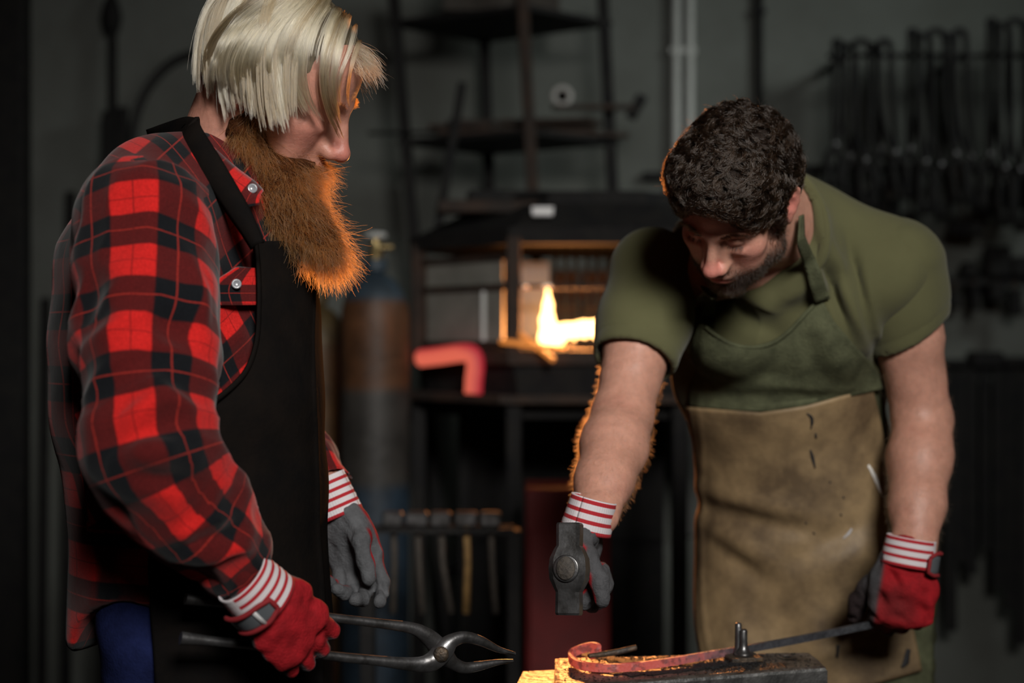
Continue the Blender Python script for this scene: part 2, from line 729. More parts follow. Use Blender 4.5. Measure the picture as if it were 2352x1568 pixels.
def plaid_material():
    """Red and black checked flannel from UV (one repeat per unit)."""
    m = bpy.data.materials.new('plaid_flannel')
    m.use_nodes = True
    N, L = nodes_of(m)
    b = N['Principled BSDF']
    b.inputs['Roughness'].default_value = 0.95
    b.inputs['Specular IOR Level'].default_value = 0.1
    b.inputs['Sheen Weight'].default_value = 0.12
    uv = N.new('ShaderNodeUVMap')
    uv.uv_map = 'UVMap'
    sep = N.new('ShaderNodeSeparateXYZ')
    L.new(uv.outputs[0], sep.inputs[0])
    darks, thins, fines = [], [], []
    for ax in (0, 1):
        fr = math_node(N, L, 'FRACT', sep.outputs[ax])
        # red 0-.5, dark .5-1
        d = math_node(N, L, 'PINGPONG', math_node(N, L, 'ADD', fr, -0.25), 0.5)   # 0 at centre of red, .5 at centre of dark
        mr = N.new('ShaderNodeMapRange')
        mr.inputs['From Min'].default_value = 0.238
        mr.inputs['From Max'].default_value = 0.262
        L.new(d, mr.inputs['Value'])
        darks.append(mr.outputs[0])
        thins.append(math_node(N, L, 'GREATER_THAN', d, 0.488))
        fines.append(math_node(N, L, 'LESS_THAN', d, 0.008))
    lvl = math_node(N, L, 'MULTIPLY', math_node(N, L, 'ADD', darks[0], darks[1]), 0.5)
    rp = N.new('ShaderNodeValToRGB')
    e = rp.color_ramp.elements
    e[0].position, e[0].color = 0.0, (0.56, 0.016, 0.014, 1)
    e[1].position, e[1].color = 1.0, (0.006, 0.007, 0.009, 1)
    k = e.new(0.5)
    k.color = (0.085, 0.008, 0.008, 1)
    L.new(lvl, rp.inputs[0])
    mx = N.new('ShaderNodeMix')
    mx.data_type = 'RGBA'
    th = math_node(N, L, 'MAXIMUM', thins[0], thins[1])
    L.new(math_node(N, L, 'MULTIPLY', th, 0.5), mx.inputs['Factor'])
    L.new(rp.outputs[0], mx.inputs['A'])
    mx.inputs['B'].default_value = (0.42, 0.03, 0.02, 1)
    mx2 = N.new('ShaderNodeMix')
    mx2.data_type = 'RGBA'
    fi = math_node(N, L, 'MAXIMUM', fines[0], fines[1])
    L.new(math_node(N, L, 'MULTIPLY', fi, 0.6), mx2.inputs['Factor'])
    L.new(mx.outputs['Result'], mx2.inputs['A'])
    mx2.inputs['B'].default_value = (0.10, 0.008, 0.008, 1)
    # woven mottling
    tc = N.new('ShaderNodeTexCoord')
    nz = N.new('ShaderNodeTexNoise')
    nz.inputs['Scale'].default_value = 420.0
    nz.inputs['Detail'].default_value = 3.0
    L.new(tc.outputs['Object'], nz.inputs['Vector'])
    mr = N.new('ShaderNodeMapRange')
    mr.inputs['From Min'].default_value = 0.3
    mr.inputs['From Max'].default_value = 0.7
    mr.inputs['To Min'].default_value = 0.75
    mr.inputs['To Max'].default_value = 1.1
    L.new(nz.outputs['Fac'], mr.inputs['Value'])
    mu = N.new('ShaderNodeMix')
    mu.data_type = 'RGBA'
    mu.blend_type = 'MULTIPLY'
    mu.inputs['Factor'].default_value = 1.0
    L.new(mx2.outputs['Result'], mu.inputs['A'])
    L.new(mr.outputs[0], mu.inputs['B'])
    L.new(mu.outputs['Result'], b.inputs['Base Color'])
    bp = N.new('ShaderNodeBump')
    bp.inputs['Strength'].default_value = 0.25
    bp.inputs['Distance'].default_value = 0.003
    n3 = N.new('ShaderNodeTexNoise')
    n3.inputs['Scale'].default_value = 55.0
    n3.inputs['Detail'].default_value = 5.0
    L.new(tc.outputs['Object'], n3.inputs['Vector'])
    L.new(n3.outputs['Fac'], bp.inputs['Height'])
    L.new(bp.outputs['Normal'], b.inputs['Normal'])
    return m


def cuff_material():
    """White ribbed cuff with red bands; UV v counts bands along the wrist, u runs round it."""
    m = bpy.data.materials.new('striped_knit')
    m.use_nodes = True
    N, L = nodes_of(m)
    b = N['Principled BSDF']
    b.inputs['Roughness'].default_value = 0.9
    uv = N.new('ShaderNodeUVMap')
    sep = N.new('ShaderNodeSeparateXYZ')
    L.new(uv.outputs[0], sep.inputs[0])
    fr = math_node(N, L, 'FRACT', sep.outputs[1])
    st = math_node(N, L, 'LESS_THAN', fr, 0.40)
    # the bands stop short under the strap side (u between .55 and .95 is plain)
    inb = math_node(N, L, 'LESS_THAN', sep.outputs[0], 0.62)
    st = math_node(N, L, 'MULTIPLY', st, inb)
    mx = N.new('ShaderNodeMix')
    mx.data_type = 'RGBA'
    L.new(st, mx.inputs['Factor'])
    mx.inputs['A'].default_value = (0.62, 0.58, 0.60, 1)
    mx.inputs['B'].default_value = (0.38, 0.012, 0.02, 1)
    L.new(mx.outputs['Result'], b.inputs['Base Color'])
    wv = N.new('ShaderNodeTexWave')
    wv.inputs['Scale'].default_value = 30.0
    L.new(uv.outputs[0], wv.inputs['Vector'])
    bp = N.new('ShaderNodeBump')
    bp.inputs['Strength'].default_value = 0.15
    bp.inputs['Distance'].default_value = 0.002
    L.new(wv.outputs['Fac'], bp.inputs['Height'])
    L.new(bp.outputs['Normal'], b.inputs['Normal'])
    return m


def hair_material(name, color, rough=0.3, radial=0.4, rnd=0.15, coat=0.0):
    m = bpy.data.materials.new(name)
    m.use_nodes = True
    N, L = nodes_of(m)
    N.remove(N['Principled BSDF'])
    h = N.new('ShaderNodeBsdfHairPrincipled')
    h.parametrization = 'COLOR'
    h.inputs['Color'].default_value = (*color, 1)
    h.inputs['Roughness'].default_value = rough
    h.inputs['Radial Roughness'].default_value = radial
    h.inputs['Random Roughness'].default_value = 0.2
    h.inputs['Coat'].default_value = coat
    ci = N.new('ShaderNodeHairInfo')
    hs = N.new('ShaderNodeHueSaturation')
    hs.inputs['Color'].default_value = (*color, 1)
    mr = N.new('ShaderNodeMapRange')
    mr.inputs['To Min'].default_value = 1 - rnd * 2
    mr.inputs['To Max'].default_value = 1 + rnd
    L.new(ci.outputs['Random'], mr.inputs['Value'])
    L.new(mr.outputs[0], hs.inputs['Value'])
    L.new(hs.outputs['Color'], h.inputs['Color'])
    L.new(h.outputs[0], N['Material Output'].inputs['Surface'])
    return m


M = {}
M['skin'] = mat('skin', (0.5, 0.3, 0.2), 0.48, var=0.18, vscale=60, bump=0.12, bscale=260, attr='Col', sss=0.25, spec=0.45)
M['plaid'] = plaid_material()
M['cuff'] = cuff_material()
M['glove'] = mat('knit_glove', (1, 1, 1), 0.85, var=0.35, vscale=45, bump=0.3, bscale=320, attr='Col', spec=0.25)
M['glove_trim'] = mat('glove_binding', (0.22, 0.008, 0.012), 0.8)
M['reflector'] = mat('grey_reflective_tape', (0.10, 0.11, 0.12), 0.3, spec=0.8)
M['black_leather'] = mat('black_leather', (0.0065, 0.006, 0.006), 0.75, color2=(0.010, 0.008, 0.007), vscale=14, bump=0.08, bscale=150, spec=0.03)
_bl = M['black_leather'].node_tree.nodes['Principled BSDF']
_bl.inputs['IOR'].default_value = 1.12
_bl.inputs['Roughness'].default_value = 0.9
M['denim'] = mat('navy_denim', (0.012, 0.018, 0.075), 0.9, var=0.4, vscale=30, bump=0.2, bscale=300, spec=0.1)
M['dark_trousers'] = mat('dark_olive_canvas', (0.07, 0.07, 0.035), 0.9, var=0.3, vscale=20, bump=0.2, bscale=250, spec=0.1)
M['boot'] = mat('boot_leather', (0.02, 0.016, 0.012), 0.6, bump=0.2, bscale=90)
M['olive_shirt'] = mat('olive_jersey', (0.098, 0.096, 0.045), 0.92, var=0.12, vscale=9, bump=0.15, bscale=500, spec=0.15, sheen=0.1)
M['green_canvas'] = mat('green_canvas', (0.098, 0.105, 0.058), 0.9, var=0.45, vscale=28, bump=0.35, bscale=300, spec=0.15)
M['tan_leather'] = mat('tan_leather', (0.34, 0.235, 0.12), 0.55, color2=(0.105, 0.070, 0.038), vscale=6.5, bump=0.08, bscale=160, spec=0.35, detail=9)
M['mark_black'] = mat('black_marker', (0.012, 0.012, 0.014), 0.7)
M['mark_white'] = mat('white_paint', (0.75, 0.74, 0.70), 0.6)
M['mark_grey'] = mat('dull_grey_paint', (0.42, 0.42, 0.44), 0.6)
M['stain'] = mat('oily_stain', (0.055, 0.045, 0.032), 0.6)
M['eye'] = mat('eyeball', (0.7, 0.66, 0.62), 0.15)
M['button'] = mat('grey_pearl_button', (0.25, 0.26, 0.28), 0.2, spec=0.9)
M['blond'] = hair_material('blond_hair', (0.40, 0.32, 0.195), 0.22, 0.28, 0.28)
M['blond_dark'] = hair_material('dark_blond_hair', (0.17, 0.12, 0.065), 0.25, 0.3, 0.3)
M['ginger'] = hair_material('ginger_beard_hair', (0.19, 0.060, 0.015), 0.35, 0.4, 0.2)
M['brown'] = hair_material('dark_brown_hair', (0.016, 0.009, 0.005), 0.28, 0.4, 0.25)
M['blond_base'] = mat('blond_hair_base', (0.10, 0.075, 0.04), 0.7, var=0.6, vscale=60)
M['ginger_base'] = mat('beard_base', (0.06, 0.020, 0.006), 0.9, var=0.5, vscale=120, bump=0.8, bscale=160, spec=0.1)
M['brown_base'] = mat('dark_hair_base', (0.016, 0.010, 0.007), 0.7, var=0.5, vscale=80, bump=0.8, bscale=120, spec=0.2)
M['steel'] = mat('dark_forged_steel', (0.20, 0.20, 0.205), 0.34, 0.85, color2=(0.085, 0.082, 0.08), vscale=40, bump=0.05, bscale=180)
M['steel_rust'] = mat('rusty_steel', (0.13, 0.085, 0.05), 0.55, 0.6, color2=(0.06, 0.055, 0.05), vscale=55, bump=0.35, bscale=160)
M['anvil_side'] = mat('worn_anvil_iron', (0.17, 0.17, 0.165), 0.5, 0.7, color2=(0.035, 0.035, 0.035), vscale=16, bump=0.3, bscale=60, detail=9)
M['anvil_top'] = mat('scaled_anvil_face', (0.42, 0.38, 0.35), 0.40, 0.9, color2=(0.14, 0.115, 0.10), vscale=26, bump=0.45, bscale=110, detail=9)
M['scale'] = mat('black_forge_scale', (0.012, 0.013, 0.015), 0.55, 0.2, bump=0.9, bscale=260)
M['wood_grey'] = mat('grimy_handle_wood', (0.075, 0.062, 0.05), 0.75, color2=(0.03, 0.026, 0.022), vscale=120, bump=0.3, bscale=200)
M['wood'] = mat('yellow_wood', (0.34, 0.20, 0.07), 0.7, var=0.4, vscale=30, bump=0.2)
M['black_iron'] = mat('black_iron', (0.008, 0.008, 0.009), 0.75, 0.0, color2=(0.015, 0.014, 0.013), vscale=18, bump=0.3, bscale=70, spec=0.25)
M['brown_iron'] = mat('rust_brown_iron', (0.042, 0.022, 0.013), 0.8, 0.0, color2=(0.018, 0.012, 0.009), vscale=12, bump=0.4, bscale=60)
M['plaster'] = mat('grey_green_plaster', (0.165, 0.175, 0.162), 0.95, color2=(0.122, 0.127, 0.115), vscale=1.6, bump=0.3, bscale=14, spec=0.1, detail=8)
M['concrete'] = mat('concrete_floor', (0.09, 0.088, 0.084), 0.9, var=0.4, vscale=3, bump=0.3, bscale=30)
M['ceiling'] = mat('dark_ceiling', (0.08, 0.08, 0.078), 0.95, var=0.2, vscale=3)
M['pipe'] = mat('white_conduit', (0.55, 0.56, 0.54), 0.5, var=0.2, vscale=6)
M['glass'] = mat('dusty_glass', (0.26, 0.255, 0.225), 0.35, var=0.25, vscale=9, spec=0.5)
M['lit_glass'] = mat('frosted_glass', (0.45, 0.42, 0.40), 0.4, var=0.15, vscale=9)
_n, _l = nodes_of(M['lit_glass'])
_t = _n.new('ShaderNodeBsdfTranslucent')
_t.inputs[0].default_value = (.5, .42, .38, 1)
_x = _n.new('ShaderNodeMixShader')
_x.inputs[0].default_value = .5
_l.new(_n['Principled BSDF'].outputs[0], _x.inputs[1])
_l.new(_t.outputs[0], _x.inputs[2])
_l.new(_x.outputs[0], _n['Material Output'].inputs[0])
M['brick'] = mat('fire_brick', (0.15, 0.085, 0.055), 0.9, var=0.4, vscale=14, bump=0.5, bscale=60)
M['coal'] = mat('coal', (0.012, 0.011, 0.010), 0.7, bump=0.9, bscale=60)
M['flame'] = mat('white_hot_flame', (0, 0, 0), 1.0, emit=(1.0, 0.50, 0.16), estr=9.0)
M['ember'] = mat('glowing_ember', (0.02, 0.01, 0.01), 0.9, emit=(1.0, 0.28, 0.05), estr=3.0)
M['red_paint'] = mat('dark_red_paint', (0.16, 0.010, 0.010), 0.6, var=0.4, vscale=5)
M['blue_paint'] = mat('worn_blue_cylinder_paint', (0.035, 0.07, 0.12), 0.5, color2=(0.10, 0.045, 0.02), vscale=5, detail=6)
M['rust_paint'] = mat('rust_brown_cylinder_paint', (0.12, 0.055, 0.02), 0.6, color2=(0.05, 0.03, 0.018), vscale=6, detail=6)
M['brass'] = mat('valve_brass', (0.45, 0.34, 0.16), 0.35, 0.9)
M['grey_tape'] = mat('grey_tape_roll', (0.45, 0.44, 0.42), 0.6)
M['label'] = mat('white_enamel', (0.8, 0.8, 0.8), 0.4)
M['rubber'] = mat('black_rubber', (0.012, 0.012, 0.012), 0.7)


def hot_steel(name, stops, pa, pb, rough=0.5, strength=1.0, base=(0.09, 0.09, 0.10)):
    """Steel glowing by its own heat: emission falls from the hot end pa to the cold end pb (both world points)."""
    m = mat(name, base, rough, 0.5, var=0.5, vscale=60, bump=0.3, bscale=150)
    N, L = nodes_of(m)
    b = N['Principled BSDF']
    tc = N.new('ShaderNodeTexCoord')
    pa, pb = np.asarray(pa, float), np.asarray(pb, float)
    ab = pb - pa
    su = N.new('ShaderNodeVectorMath')
    su.operation = 'SUBTRACT'
    L.new(tc.outputs['Object'], su.inputs[0])
    su.inputs[1].default_value = tuple(pa)
    dt = N.new('ShaderNodeVectorMath')
    dt.operation = 'DOT_PRODUCT'
    L.new(su.outputs[0], dt.inputs[0])
    dt.inputs[1].default_value = tuple(ab / (ab @ ab))
    nz = N.new('ShaderNodeTexNoise')
    nz.inputs['Scale'].default_value = 70.0
    nz.inputs['Detail'].default_value = 5.0
    L.new(tc.outputs['Object'], nz.inputs['Vector'])
    t = math_node(N, L, 'ADD', dt.outputs['Value'], math_node(N, L, 'MULTIPLY_ADD', nz.outputs['Fac'], 0.30, -0.15))
    rp = N.new('ShaderNodeValToRGB')
    e = rp.color_ramp.elements
    e[0].position, e[0].color = stops[0][0], (*stops[0][1], 1)
    e[1].position, e[1].color = stops[-1][0], (*stops[-1][1], 1)
    for p, c in stops[1:-1]:
        k = e.new(p)
        k.color = (*c, 1)
    L.new(t, rp.inputs[0])
    L.new(rp.outputs[0], b.inputs['Emission Color'])
    n2 = N.new('ShaderNodeTexNoise')           # flakes of cool scale on the surface
    n2.inputs['Scale'].default_value = 95.0
    n2.inputs['Detail'].default_value = 3.0
    L.new(tc.outputs['Object'], n2.inputs['Vector'])
    mr = N.new('ShaderNodeMapRange')
    mr.inputs['From Min'].default_value = 0.40
    mr.inputs['From Max'].default_value = 0.50
    mr.inputs['To Min'].default_value = strength * 0.45
    mr.inputs['To Max'].default_value = strength
    L.new(n2.outputs['Fac'], mr.inputs['Value'])
    L.new(mr.outputs[0], b.inputs['Emission Strength'])
    return m

# ------------------------------------------------------------------ people: shared anatomy
class Frame:
    """Head frame: f towards the face, l to the person's left, u to the crown."""

    def __init__(s, c, heading, pitch, roll=0.0, sc=1.0):
        """heading: angle of the facing direction in the floor plane (0 = +X, 90 = +Y); pitch > 0 looks down."""
        h, p, r = math.radians(heading), math.radians(pitch), math.radians(roll)
        fh = np.array((math.cos(h), math.sin(h), 0))
        l = np.array((-math.sin(h), math.cos(h), 0))
        z = np.array((0, 0, 1.0))
        f = fh * math.cos(p) - z * math.sin(p)
        u = fh * math.sin(p) + z * math.cos(p)
        s.f = f
        s.l = l * math.cos(r) + u * math.sin(r)
        s.u = u * math.cos(r) - l * math.sin(r)
        s.c, s.sc = np.asarray(c, float), sc
        s.R = np.stack([s.f, s.l, s.u], 1)

    def T(s, x, y, z):
        return s.c + s.sc * (s.R @ np.array((x, y, z), float))

    def D(s, x, y, z):
        return s.R @ np.array((x, y, z), float)

    def inv(s, p):
        return ((np.asarray(p) - s.c) @ s.R) / s.sc


def rot_axis(a, deg):
    return np.array(Matrix.Rotation(math.radians(deg), 3, Vector(a)))


def add_head(fd, h, full=1.0):
    """Sculpt a man's head into the field (units: metres in head frame h)."""
    S = h.sc
    T = h.T

    def E(c, r, k=0.02, op='add', rot=None):
        R = h.R if rot is None else h.R @ rot
        fd.ell(T(*c), np.array(r) * S, R, k * S, op)

    def Lm(a, b, ra, rb, k=0.02, op='add', side=(0, 1, 0)):
        sc2 = lambda r: (r[0] * S, r[1] * S) if not np.isscalar(r) else r * S
        fd.limb(T(*a), T(*b), sc2(ra), sc2(rb), h.D(*side), k * S, op)
    E((-.004, 0, .030), (.094, .074, .088))
    E((-.045, 0, .008), (.055, .062, .060), .03)
    E((.046, 0, .042), (.050, .060, .054), .03)
    Lm((.050, 0, .010), (.058, 0, -.082), (.060, .044), (.038, .034), .02)
    for y in (-1, 1):
        Lm((.006, y * .056, -.040), (.016, y * .053, -.080), .016, .016, .025)
        Lm((.016, y * .053, -.080), (.078, y * .016, -.112), .016, .014, .02)
        E((.066, y * .0435, -.025), (.021, .021, .016), .03)
        E((.060, y * .037, -.058), (.028, .022, .036), .02)
        Lm((.0945, y * .012, .016), (.080, y * .046, .020), .009, .006, .012)
    E((.080, 0, -.110), (.018, .020, .016), .015)
    E((.033, 0, -.088), (.050, .044, .026), .02)
    # orbits, lids
    for y in (-1, 1):
        E((.1000, y * .031, -.001), (.0150, .0185, .0115), .012, 'sub')
        E((.0800, y * .031, -.003), (.0140, .0150, .0125), .003)
        E((.0825, y * .031, .0025), (.0128, .0158, .0085), .0015)
        Lm((.0925, y * .018, -.0055), (.0890, y * .045, -.006), .0012, .0012, .0012, 'sub')
        E((.0850, y * .031, -.0170), (.009, .016, .0045), .010)
    # muzzle and nose
    E((.082, 0, -.072), (.026, .030, .026), .018)
    Lm((.0985, 0, .010), (.1205, 0, -.036), .0065, .0095, .012)
    for y in (-1, 1):
        Lm((.091, y * .009, -.004), (.100, y * .013, -.040), .008, .009, .010)
        E((.1085, y * .0135, -.0445), (.0125, .0085, .0090), .006)
    E((.1215, 0, -.0400), (.0120, .0120, .0110), .008)
    for y in (-1, 1):
        E((.1120, y * .0078, -.0535), (.0075, .0042, .0055), .003, 'sub')
    for y in (-1, 1):
        E((.1015, y * .009, -.0690), (.0080, .0140, .0055), .005)
    E((.1000, 0, -.0805), (.0095, .0175, .0068), .005)
    E((.1110, 0, -.0745), (.0090, .0225, .0009), .0015, 'sub')
    E((.1060, 0, -.0925), (.010, .020, .006), .006, 'sub')
    # ears
    for y in (-1, 1):
        r = np.array(Matrix.Rotation(math.radians(-y * 24), 3, 'Z')) @ np.array(Matrix.Rotation(math.radians(-12), 3, 'Y'))
        E((-.010, y * .0790, -.006), (.0180, .0055, .0300), .006, rot=r)
        pts = [(.004, .0765, .004), (.004, .080, .020), (-.006, .0835, .028), (-.020, .0865, .024), (-.027, .088, .010), (-.024, .0865, -.010), (-.014, .083, -.026)]
        for a, b in zip(pts[:-1], pts[1:]):
            Lm((a[0], y * a[1], a[2]), (b[0], y * b[1], b[2]), .0042, .0042, .004)
        E((-.006, y * .0860, -.004), (.0105, .0075, .0150), .003, 'sub')
        E((-.012, y * .0875, .013), (.0070, .0050, .0080), .003, 'sub')
        E((-.006, y * .0785, -.034), (.0080, .0052, .0095), .005)
        E((.007, y * .0765, -.008), (.0050, .0050, .0070), .004)


def skin_colors(v, h, base, red, stubble=None):
    """Natural skin colours of the vertices: ruddier nose, cheeks and ears, darker lips, optional stubble."""
    q = h.inv(v)
    col = np.tile(np.array(base, float), (len(v), 1))

    def blob(c, r, colr, w):
        nonlocal col
        for y in (-1, 1):
            d = np.linalg.norm((q - np.array((c[0], y * c[1], c[2]))) / np.array(r), axis=1)
            t = (np.clip(1.3 - d, 0, 1) * w)[:, None]
            col = col * (1 - t) + np.array(colr) * t
    blob((.120, 0, -.042), (.022, .018, .022), red, .8)
    blob((.070, .045, -.030), (.035, .025, .028), red, .6)
    blob((-.010, .082, -.005), (.03, .016, .04), red, .8)
    blob((.102, 0, -.075), (.012, .022, .010), (red[0] * .75, red[1] * .6, red[2] * .6), .9)
    blob((.084, .031, .004), (.012, .02, .008), (base[0] * .7, base[1] * .6, base[2] * .6), .5)
    if stubble is not None:
        jaw = np.clip((-q[:, 2] - .052) / .02, 0, 1) * np.clip((q[:, 0] + .02) / .02, 0, 1) * np.clip((.135 + q[:, 2]) / .015, 0, 1)
        side = np.clip((-q[:, 2] - .00) / .03, 0, 1) * np.clip(1 - np.abs(q[:, 0] - .012) / .022, 0, 1) * np.clip((.135 + q[:, 2]) / .015, 0, 1)
        lip = np.clip(1 - np.linalg.norm((q - (.103, 0, -.078)) / (.02, .026, .010), axis=1), 0, 1) * 2
        mus = np.clip(1.4 - np.linalg.norm((q - (.104, 0, -.060)) / (.02, .030, .008), axis=1), 0, 1)
        t = (np.clip(np.maximum(np.maximum(jaw, side), mus) - lip, 0, 1) * .78)[:, None]
        col = col * (1 - t) + np.array(stubble) * t
    return np.clip(col, 0, 1)


FINGER = [((.030, .001), (.043, .027, .022), .0102), ((.010, .004), (.047, .031, .023), .0105),
          ((-.010, .002), (.044, .028, .022), .0100), ((-.029, -.003), (.034, .021, .019), .0090)]


def add_hand(fd, w, d, s, n, curls, thumb, sc=1.0, fat=1.0, k=0.008, spread=(6, 1, -4, -9), ffat=None):
    """Hand: w wrist, d towards the knuckles, s towards the thumb, n out of the palm. curls: 4 x (mcp, pip, dip) degrees.
    thumb: list of direction triples (d, s, n) for its three bones. Returns finger joint positions."""
    w, d, s, n = (np.asarray(x, float) for x in (w, d, s, n))
    out = []
    R = sc * fat
    Rf = sc * (ffat or fat)
    fd.limb(w - d * .01 * sc, w + d * .045 * sc, (.030 * R, .021 * R), (.040 * R, .018 * R), s, k * 2)
    fd.limb(w + d * .04 * sc, w + d * .088 * sc, (.041 * R, .018 * R), (.042 * R, .0145 * R), s, k * 2)
    fd.limb(w + d * .015 * sc + s * .018 * sc + n * .006 * sc, w + d * .055 * sc + s * .030 * sc + n * .010 * sc, .020 * R, .015 * R, None, k * 2)
    for i, ((off, ext), ln, r) in enumerate(FINGER):
        p = w + d * (.090 + ext) * sc + s * off * sc
        ang = 0.0
        sp = math.radians(spread[i])
        d2 = d * math.cos(sp) + s * math.sin(sp)
        joints = [p]
        fd.limb(p - d * .03 * sc, p, r * 1.15 * Rf, r * 1.18 * Rf, None, k)
        for j in range(3):
            ang += math.radians(curls[i][j])
            dr = d2 * math.cos(ang) + n * math.sin(ang)
            q = p + dr * ln[j] * sc
            fd.limb(p, q, r * (1.10 - .08 * j) * Rf, r * (1.02 - .10 * j) * Rf, None, k * .6)
            p = q
            joints.append(p)
        out.append(joints)
    p = w + (d * .025 + s * .026 + n * .006) * sc
    tj = [p]
    for j, (dr, ln, r) in enumerate(zip(thumb, (.043, .034, .028), (.0145, .0125, .0112))):
        v = d * dr[0] + s * dr[1] + n * dr[2]
        v = v / np.linalg.norm(v)
        q = p + v * ln * sc
        fd.limb(p, q, r * R, r * .92 * R, None, k)
        p = q
        tj.append(p)
    out.append(tj)
    return out


def glove_mesh(name, parent, w, d, s, n, curls, thumb, sc=1.1, fat=1.12, red=(0.36, 0.008, 0.014), grey=(0.075, 0.075, 0.08), cut=0.0, thumb_grey=False, spread=(6, 1, -4, -9), res=.0022, dirt=0.0, seedn=5, ffat=None, k=.008):
    lo = np.asarray(w) - .20
    hi = np.asarray(w) + .20
    fd = Field.box(lo, hi, res)
    js = add_hand(fd, w, d, s, n, curls, thumb, sc, fat, k=k, spread=spread, ffat=ffat)
    v, f = fd.mesh(1)
    nn = vnormals(v, f)
    v = v + nn * (wave(v, 120, seedn) * .0008 + np.abs(wave(v, 60, seedn + 1)) ** 3 * -.0018)[:, None]
    # knit back is red, dipped palm and fingertips are grey
    q = v - np.asarray(w)
    back = -(nn @ np.asarray(n)) + 0.9 * -(q @ np.asarray(n)) / .03 * .25
    along = (q @ np.asarray(d)) / sc
    ext = 0.18 - 0.9 * np.clip((along - .115) / .05, 0, 1) + cut
    t = 1 / (1 + np.exp(-(back - .05 + ext) * 22))
    if thumb_grey:
        t = t / (1 + np.exp(((q @ np.asarray(s)) / sc - .036) * 900))
    col = np.array(grey) * (1 - t)[:, None] + np.array(red) * t[:, None]
    if dirt:
        dd = np.clip(wave(v, 22, seedn + 3) * 1.2 + .1, 0, 1)[:, None] * dirt
        col = col * (1 - dd) + np.array((.03, .012, .011)) * dd
    o = mesh_obj(name, v, f, M['glove'], parent, True, col=col)
    return o, js, fd


def cuff_mesh(parent, w, d, s, n, r0, r1, length, flat=.8, bands=3.5, back=0.02, sc=1.0, plain=True, u0=0.0):
    """Ribbed knit cuff round the wrist, from `back` beyond the wrist towards the elbow."""
    w, d, s, n = (np.asarray(x, float) for x in (w, d, s, n))
    nr, nc = 15, 48
    vs, uv = [], []
    for i in range(nr):
        t = i / (nr - 1)
        c = w + d * (back - length * t)
        r = r0 + (r1 - r0) * t
        r *= 1 + .012 * math.sin(t * 40)
        for j in range(nc):
            a = 2 * math.pi * j / (nc - 1)
            vs.append(c + s * math.cos(a) * r + n * math.sin(a) * r * flat)
            uu = (j / (nc - 1) + u0) % 1.0
            uv.append((uu if plain else uu * .6, t * bands))
    vs = np.array(vs)
    f = grid_faces(nr, nc)
    nn = np.array([v - (w + d * ((v - w) @ d)) for v in vs])
    nn /= np.linalg.norm(nn, axis=1)[:, None]
    if (vnormals(vs, f) * nn).sum() < 0:
        f = f[:, ::-1]
    v2, f2 = thicken(vs, f, nn, .0022)
    return mesh_obj('cuff', v2, f2, M['cuff'], parent, True, uv=np.vstack([uv, uv]))


def limb_uv(v, joints, ref, scale):
    """UV along a bent limb: u round it (arc length), v along it."""
    joints = np.asarray(joints, float)
    best = np.full(len(v), 1e9)
    U = np.zeros(len(v))
    V = np.zeros(len(v))
    acc = 0.0
    nseg = len(joints) - 1
    for i in range(nseg):
        a, b = joints[i], joints[i + 1]
        ab = b - a
        L = np.linalg.norm(ab)
        d = ab / L
        t = (v - a) @ d / L
        lo = -9 if i == 0 else 0
        hi = 9 if i == nseg - 1 else 1
        tc = np.clip(t, lo, hi)
        r = v - a - (tc * L)[:, None] * d
        dist = np.linalg.norm(r, axis=1)
        x = np.asarray(ref, float) - d * (np.asarray(ref) @ d)
        x /= np.linalg.norm(x)
        y = np.cross(d, x)
        ang = np.arctan2(r @ y, r @ x)
        m = dist < best
        best[m] = dist[m]
        U[m] = ang[m]
        V[m] = acc + tc[m] * L
        acc += L
    return U, V


def strands(roots, dirs, length, k, curl=0.0, grav=0.0, seed=1, wob=0.0, flow=None, flow_w=0.0, lrand=0.3):
    """Simple strand bundle: k points each, starting along dirs, bending by gravity, wobble and a flow direction."""
    rs = np.random.RandomState(seed)
    n = len(roots)
    ln = length * (1 + lrand * rs.uniform(-1, 1, n))
    st = ln / (k - 1)
    p = np.array(roots, float)
    d = np.array(dirs, float)
    out = [p.copy()]
    side = rs.normal(size=(n, 3))
    for i in range(k - 1):
        d = d + np.array((0, 0, -grav))
        if flow is not None:
            d = d + flow * flow_w
        if wob:
            d = d + rs.normal(size=(n, 3)) * wob
        if curl:
            ax = side / np.linalg.norm(side, axis=1)[:, None]
            d = d + np.cross(ax, d) * curl
        d /= np.linalg.norm(d, axis=1)[:, None]
        p = p + d * st[:, None]
        out.append(p.copy())
    return np.stack(out, 1)


def sample_surface(v, f, n, seed, mask=None):
    """n random points with face normals on a quad mesh."""
    rs = np.random.RandomState(seed)
    a, b, c, d = (v[f[:, i]] for i in range(4))
    ar = np.linalg.norm(np.cross(c - a, d - b), axis=1) * .5
    if mask is not None:
        ar = ar * mask
    i = rs.choice(len(f), n, p=ar / ar.sum())
    s, t = rs.uniform(0, 1, (2, n, 1))
    p = (a[i] * (1 - s) + b[i] * s) * (1 - t) + (d[i] * (1 - s) + c[i] * s) * t
    nn = np.cross(c[i] - a[i], d[i] - b[i])
    return p, nn / (np.linalg.norm(nn, axis=1)[:, None] + 1e-12)


